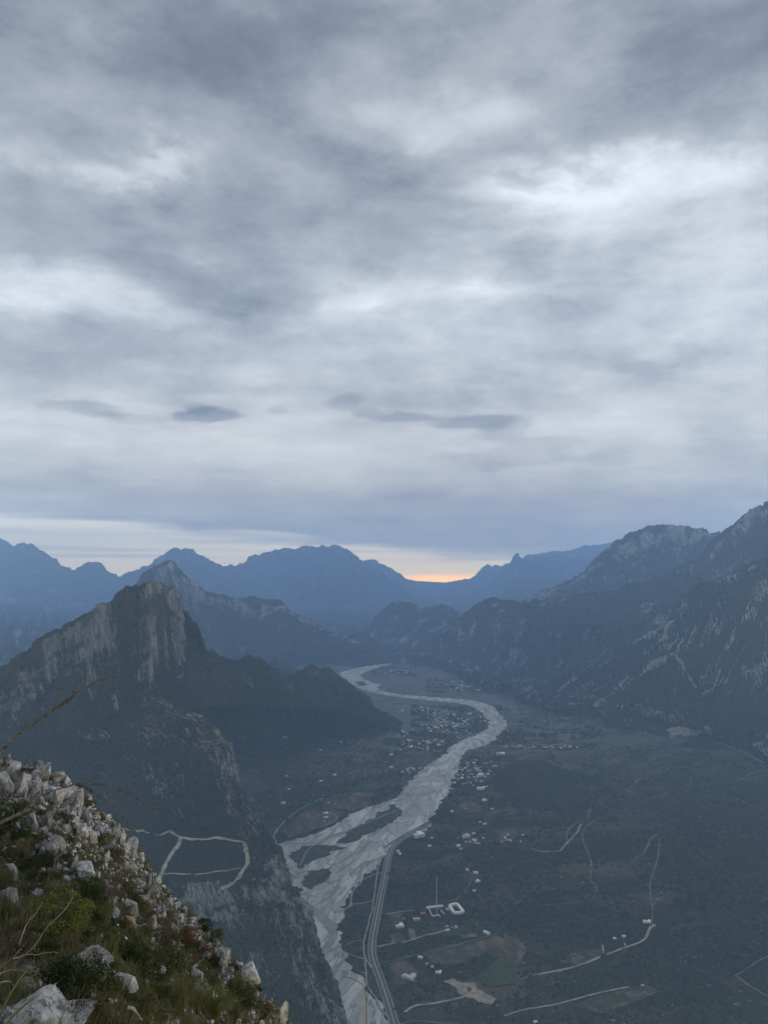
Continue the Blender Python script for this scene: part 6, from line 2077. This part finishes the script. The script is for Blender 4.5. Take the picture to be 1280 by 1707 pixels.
    # grass between the stones
    nr = np.random.default_rng(8)
    V0, F0 = blades(300, 12, 0.22, 0.008, 0.14, 0.5, 0.05, 2)
    parts = []
    for _ in range(2600):
        px, py = nr.uniform(-10, 500), nr.uniform(1270, 1725)
        h = nhit(px, py)
        if h is None:
            continue
        loc = h[0]
        if loc.y > 45:
            continue
        D = (loc - Vector((0, 0, H))).length
        s = nr.uniform(0.6, 1.3) * (0.5 + D / 25)
        a = nr.uniform(0, 6.28)
        M = np.array([[math.cos(a), -math.sin(a), 0], [math.sin(a), math.cos(a), 0], [0, 0, 1]])
        parts.append((V0 @ M.T * s + np.array(loc), F0))
    V, F = merge(parts)
    new_obj('grass', mesh_np('grass', V, F, False), LEAF['olive'], kind='stuff', label='thin dry grass between the stones of the near slope', category='grass')


build_plants()


def smooth_path(px, D0, D1, n=40):
    P = np.array([P3(p[0], p[1], D0 + (D1 - D0) * i / (len(px) - 1)) for i, p in enumerate(px)])
    t = np.linspace(0, 1, len(px))
    tt = np.linspace(0, 1, n)
    Q = np.stack([np.interp(tt, t, P[:, k]) for k in range(3)], 1)
    for _ in range(4):
        R_ = Q.copy()
        R_[1:-1] = (Q[:-2] + 2 * Q[1:-1] + Q[2:]) / 4
        Q = R_
    return Q


def build_wands():
    rng = np.random.default_rng(12)
    bark = mat_plain('ocotillo_bark', [(0, (0.035, 0.035, 0.036)), (1, (0.11, 0.11, 0.112))], 25.0)

    def wand(px, D0, D1, r0, r1, label, leafy=0.0, thorns=0.03, forks=(), name='ocotillo'):
        Q = smooth_path(px, D0, D1, 56)
        c = Q[0].copy()
        o = empty(name, c, 0, label=label, category='ocotillo')
        V, F = tube(Q - c, np.linspace(r0, r1, len(Q)), 7)
        new_obj('cane', mesh_np('cane', V, F), bark, o)
        for f in forks:
            q = smooth_path(f[0], f[1], f[2], 30)
            V, F = tube(q - c, np.linspace(f[3], f[4], len(q)), 6)
            new_obj('branch', mesh_np('branch', V, F), bark, o)
        if thorns:
            parts = []
            d = np.gradient(Q, axis=0)
            d /= np.linalg.norm(d, axis=1, keepdims=True)
            for i in np.linspace(2, len(Q) - 2, 70).astype(int):
                u = np.cross(d[i], rng.normal(size=3))
                u /= np.linalg.norm(u)
                parts.append(tube([Q[i] - c, Q[i] - c + u * thorns * rng.uniform(0.6, 1.2)], [r1 * 0.9, 0.0008], 4))
            V, F = merge(parts)
            new_obj('thorns', mesh_np('thorns', V, F), bark, o)
        if leafy:
            n = 420
            i = rng.integers(0, int(len(Q) * leafy), n)
            u = rng.normal(size=(n, 3))
            u /= np.linalg.norm(u, axis=1, keepdims=True)
            C = Q[i] - c + u * (r0 * 1.5) * rng.uniform(0.5, 1.2, n)[:, None]
            V, F = leaf_quads(C, u, np.full(n, r0 * 1.5), np.full(n, r0 * 0.7), rng)
            new_obj('leaves', mesh_np('leaves', V, F, False), LEAF['bract'], o)
    wand([(-40, 1300), (0, 1257), (20, 1238), (45, 1213), (75, 1194), (100, 1176), (118, 1166), (135, 1151), (150, 1143), (166, 1135), (182, 1131), (200, 1130), (215, 1132), (226, 1137)], 6.0, 6.6, 0.010, 0.003,
         'long arching ocotillo cane rising from the left edge over the dark cliff', 0.55, 0.022,
         [([(160, 1140), (175, 1144), (190, 1150), (206, 1160), (222, 1172), (238, 1188)], 6.5, 6.7, 0.006, 0.002),
          ([(85, 1186), (95, 1176), (104, 1166), (108, 1161)], 6.3, 6.2, 0.008, 0.003),
          ([(118, 1164), (121, 1156), (126, 1148), (129, 1146)], 6.4, 6.3, 0.007, 0.002),
          ([(92, 1182), (104, 1172), (116, 1165)], 6.3, 6.45, 0.010, 0.005)])
    wand([(40, 1352), (52, 1338), (70, 1325), (90, 1318), (112, 1311), (130, 1306), (150, 1306), (170, 1308), (190, 1314), (212, 1322), (232, 1334), (248, 1346), (262, 1356)], 7.0, 7.4, 0.0075, 0.004,
         'thorny pale ocotillo cane arching right over the near ridge crest', 0.0, 0.030)
    wand([(128, 1309), (142, 1312), (158, 1322), (172, 1331), (184, 1340), (196, 1352), (208, 1366), (220, 1380), (228, 1388)], 7.1, 7.5, 0.007, 0.003,
         'thin drooping ocotillo cane under the thorny pale one', 0.25, 0.02)
    wand([(0, 1372), (20, 1362), (34, 1356), (50, 1348)], 6.6, 6.9, 0.014, 0.011,
         'thick short ocotillo stem at the left edge below the canes', 0.0, 0.025)
    wand([(90, 1434), (104, 1422), (118, 1410), (134, 1402), (150, 1396)], 11.0, 11.4, 0.014, 0.005,
         'dark bare ocotillo stem slanting across the middle of the near slope', 0.0, 0.03)
    # dead twigs, bottom left
    def z2(pts):
        return [(x / 5.12, 1470 + y / 5.12) for x, y in pts]
    dead = [([(-40, 770), (0, 740), (90, 670), (160, 610), (200, 585)], 4.6, 'lowest bleached twig at the left edge'),
            ([(130, 700), (220, 610), (290, 560), (350, 500), (378, 435), (430, 385), (490, 330), (545, 275), (590, 235), (630, 165)], 4.8, 'long bleached twig crossing the yellow green bush'),
            ([(110, 655), (200, 632), (330, 625), (500, 615)], 4.9, 'bleached twig pointing at the large white boulder'),
            ([(170, 545), (200, 430), (240, 370), (275, 300), (330, 240), (370, 160)], 5.0, 'thin upright twig in front of the yellow green bush'),
            ([(-20, 800), (70, 770), (160, 760), (300, 785)], 4.4, 'bleached twig lying over the corner slab'),
            ([(0, 860), (80, 855), (150, 905)], 4.2, 'short bent bleached twig above the corner slab'),
            ([(690, 900), (730, 945), (770, 965), (815, 970)], 5.2, 'curled bleached stick under the dark round bush'),
            ([(920, 1015), (960, 1030), (1000, 1035)], 5.3, 'short bleached stick below the dark round bush'),
            ([(1080, 1070), (1130, 1085), (1170, 1115), (1210, 1145)], 5.4, 'bleached stick at the bottom edge in the grass'),
            ([(180, 940), (280, 935), (400, 915), (520, 910)], 4.4, 'dark thorny twig lying over the corner slab')]
    for i, (p, D, lab) in enumerate(dead):
        q = smooth_path(z2(p), D, D + 0.15, 26)
        q = q + np.cumsum(rng.normal(size=q.shape), 0) * 0.002
        r0 = 0.013 if 6 <= i <= 8 else 0.0045
        V, F = tube(q - q[0], np.linspace(r0, r0 * 0.4, len(q)), 6)
        new_obj('dead_twig', mesh_np('dead_twig', V, F), DEAD if i < 9 else WOOD, label=lab, category='twig').location = q[0]
    # agave at the bottom left corner: long tapering leaves, two of them reach into the picture
    base = np.array(P3(-26, 1775, 2.35))
    o = empty('agave', base, 0, label='agave with two long dark leaves reaching in at the bottom left corner', category='agave')
    tips = [(P3(57, 1604, 2.9), 0.052), (P3(74, 1652, 2.75), 0.036), (P3(-60, 1600, 2.8), 0.02), (P3(-120, 1680, 2.5), 0.02), (P3(-90, 1640, 2.9), 0.02)]
    for tip, w in tips:
        tip = np.array(tip) - base
        t = np.linspace(0, 1, 14)
        p = np.outer(t, tip) + np.outer(np.sin(t * math.pi) * 0.03, [-0.6, 0, 0.6])
        side = np.cross(tip, [0, 1, 0])
        side /= np.linalg.norm(side)
        dep = np.array([0, -1.0, 0])
        ww = w * (1 - t ** 1.8) + 0.001
        V = np.stack([p - side * ww[:, None] * 0.5, p + dep * ww[:, None] * 0.12, p + side * ww[:, None] * 0.5, p - dep * ww[:, None] * 0.22], 1).reshape(-1, 3)
        F = np.array([(i * 4 + j, i * 4 + (j + 1) % 4, (i + 1) * 4 + (j + 1) % 4, (i + 1) * 4 + j) for i in range(13) for j in range(4)])
        new_obj('leaf', mesh_np('agave_leaf', V, F), LEAF['green'], o)
    # bare forked stalk at the lowest end of the slope, in front of the riverbed
    g = nhit(486, 1712)
    D = g[0].y if g else 20.0
    q = smooth_path([(610, 1790), (611, 1730), (611, 1690), (610, 1655), (604, 1640), (590, 1632), (574, 1628)], D * 0.8, D * 0.8 + 0.2, 30)
    V, F = tube(q - q[0], np.linspace(0.016, 0.006, len(q)), 6)
    new_obj('dead_stalk', mesh_np('dead_stalk', V, F), WOOD, label='thin dark bent stalk standing in front of the riverbed at the bottom', category='stalk').location = q[0]


build_wands()


def build_valley_trees():
    """the lone tree on the sandy ground and a few single trees one can pick out"""
    fol, stm = DENSE[0]
    for (p, s, lab) in [(z7([(862, 815)])[0], 11, 'lone dark tree on the pale sandy ground'), (z7([(742, 808)])[0], 6, 'small tree left of the lone tree on the sandy ground'),
                        (z7([(385, 120)])[0], 12, 'dark round tree beside the red building'), (z7([(880, 690)])[0], 14, 'large dark tree above the sandy ground')]:
        g = GP(*p)
        o = empty('tree', g, 0.4, label=lab, category='tree')
        o.scale = (s, s, s * 1.0)
        new_obj('crown', with_mat(fol, LEAF['dark']), None, o)
        new_obj('trunk', with_mat(stm, WOOD), None, o)


build_valley_trees()


# ------------------------------------------------------------------ haze
def build_haze():
    x, y0, y1, z0, z1 = 18600.0, -400.0, 29000.0, -1900.0, 2600.0
    V = np.array([(-x, y0, z0), (x, y0, z0), (x, y1, z0), (-x, y1, z0), (-x, y0, z1), (x, y0, z1), (x, y1, z1), (-x, y1, z1)])
    F = np.array([(0, 3, 2, 1), (4, 5, 6, 7), (0, 1, 5, 4), (1, 2, 6, 5), (2, 3, 7, 6), (3, 0, 4, 7)])
    me = mesh_np('haze', V, F, False)
    m, n = new_mat('haze')
    pv = n.node('ShaderNodeVolumePrincipled')
    pv.inputs['Color'].default_value = HAZE_COL
    pv.inputs['Density'].default_value = HAZE_DENS
    pv.inputs['Anisotropy'].default_value = 0.2
    o = n.node('ShaderNodeOutputMaterial')
    n.link(pv.outputs[0], o.inputs['Volume'])
    new_obj('haze', me, m, kind='stuff', label='thin blue haze filling the valley', category='haze')


HAZE_COL = (0.34, 0.57, 1.0, 1)
HAZE_DENS = 7.0e-5
build_haze()
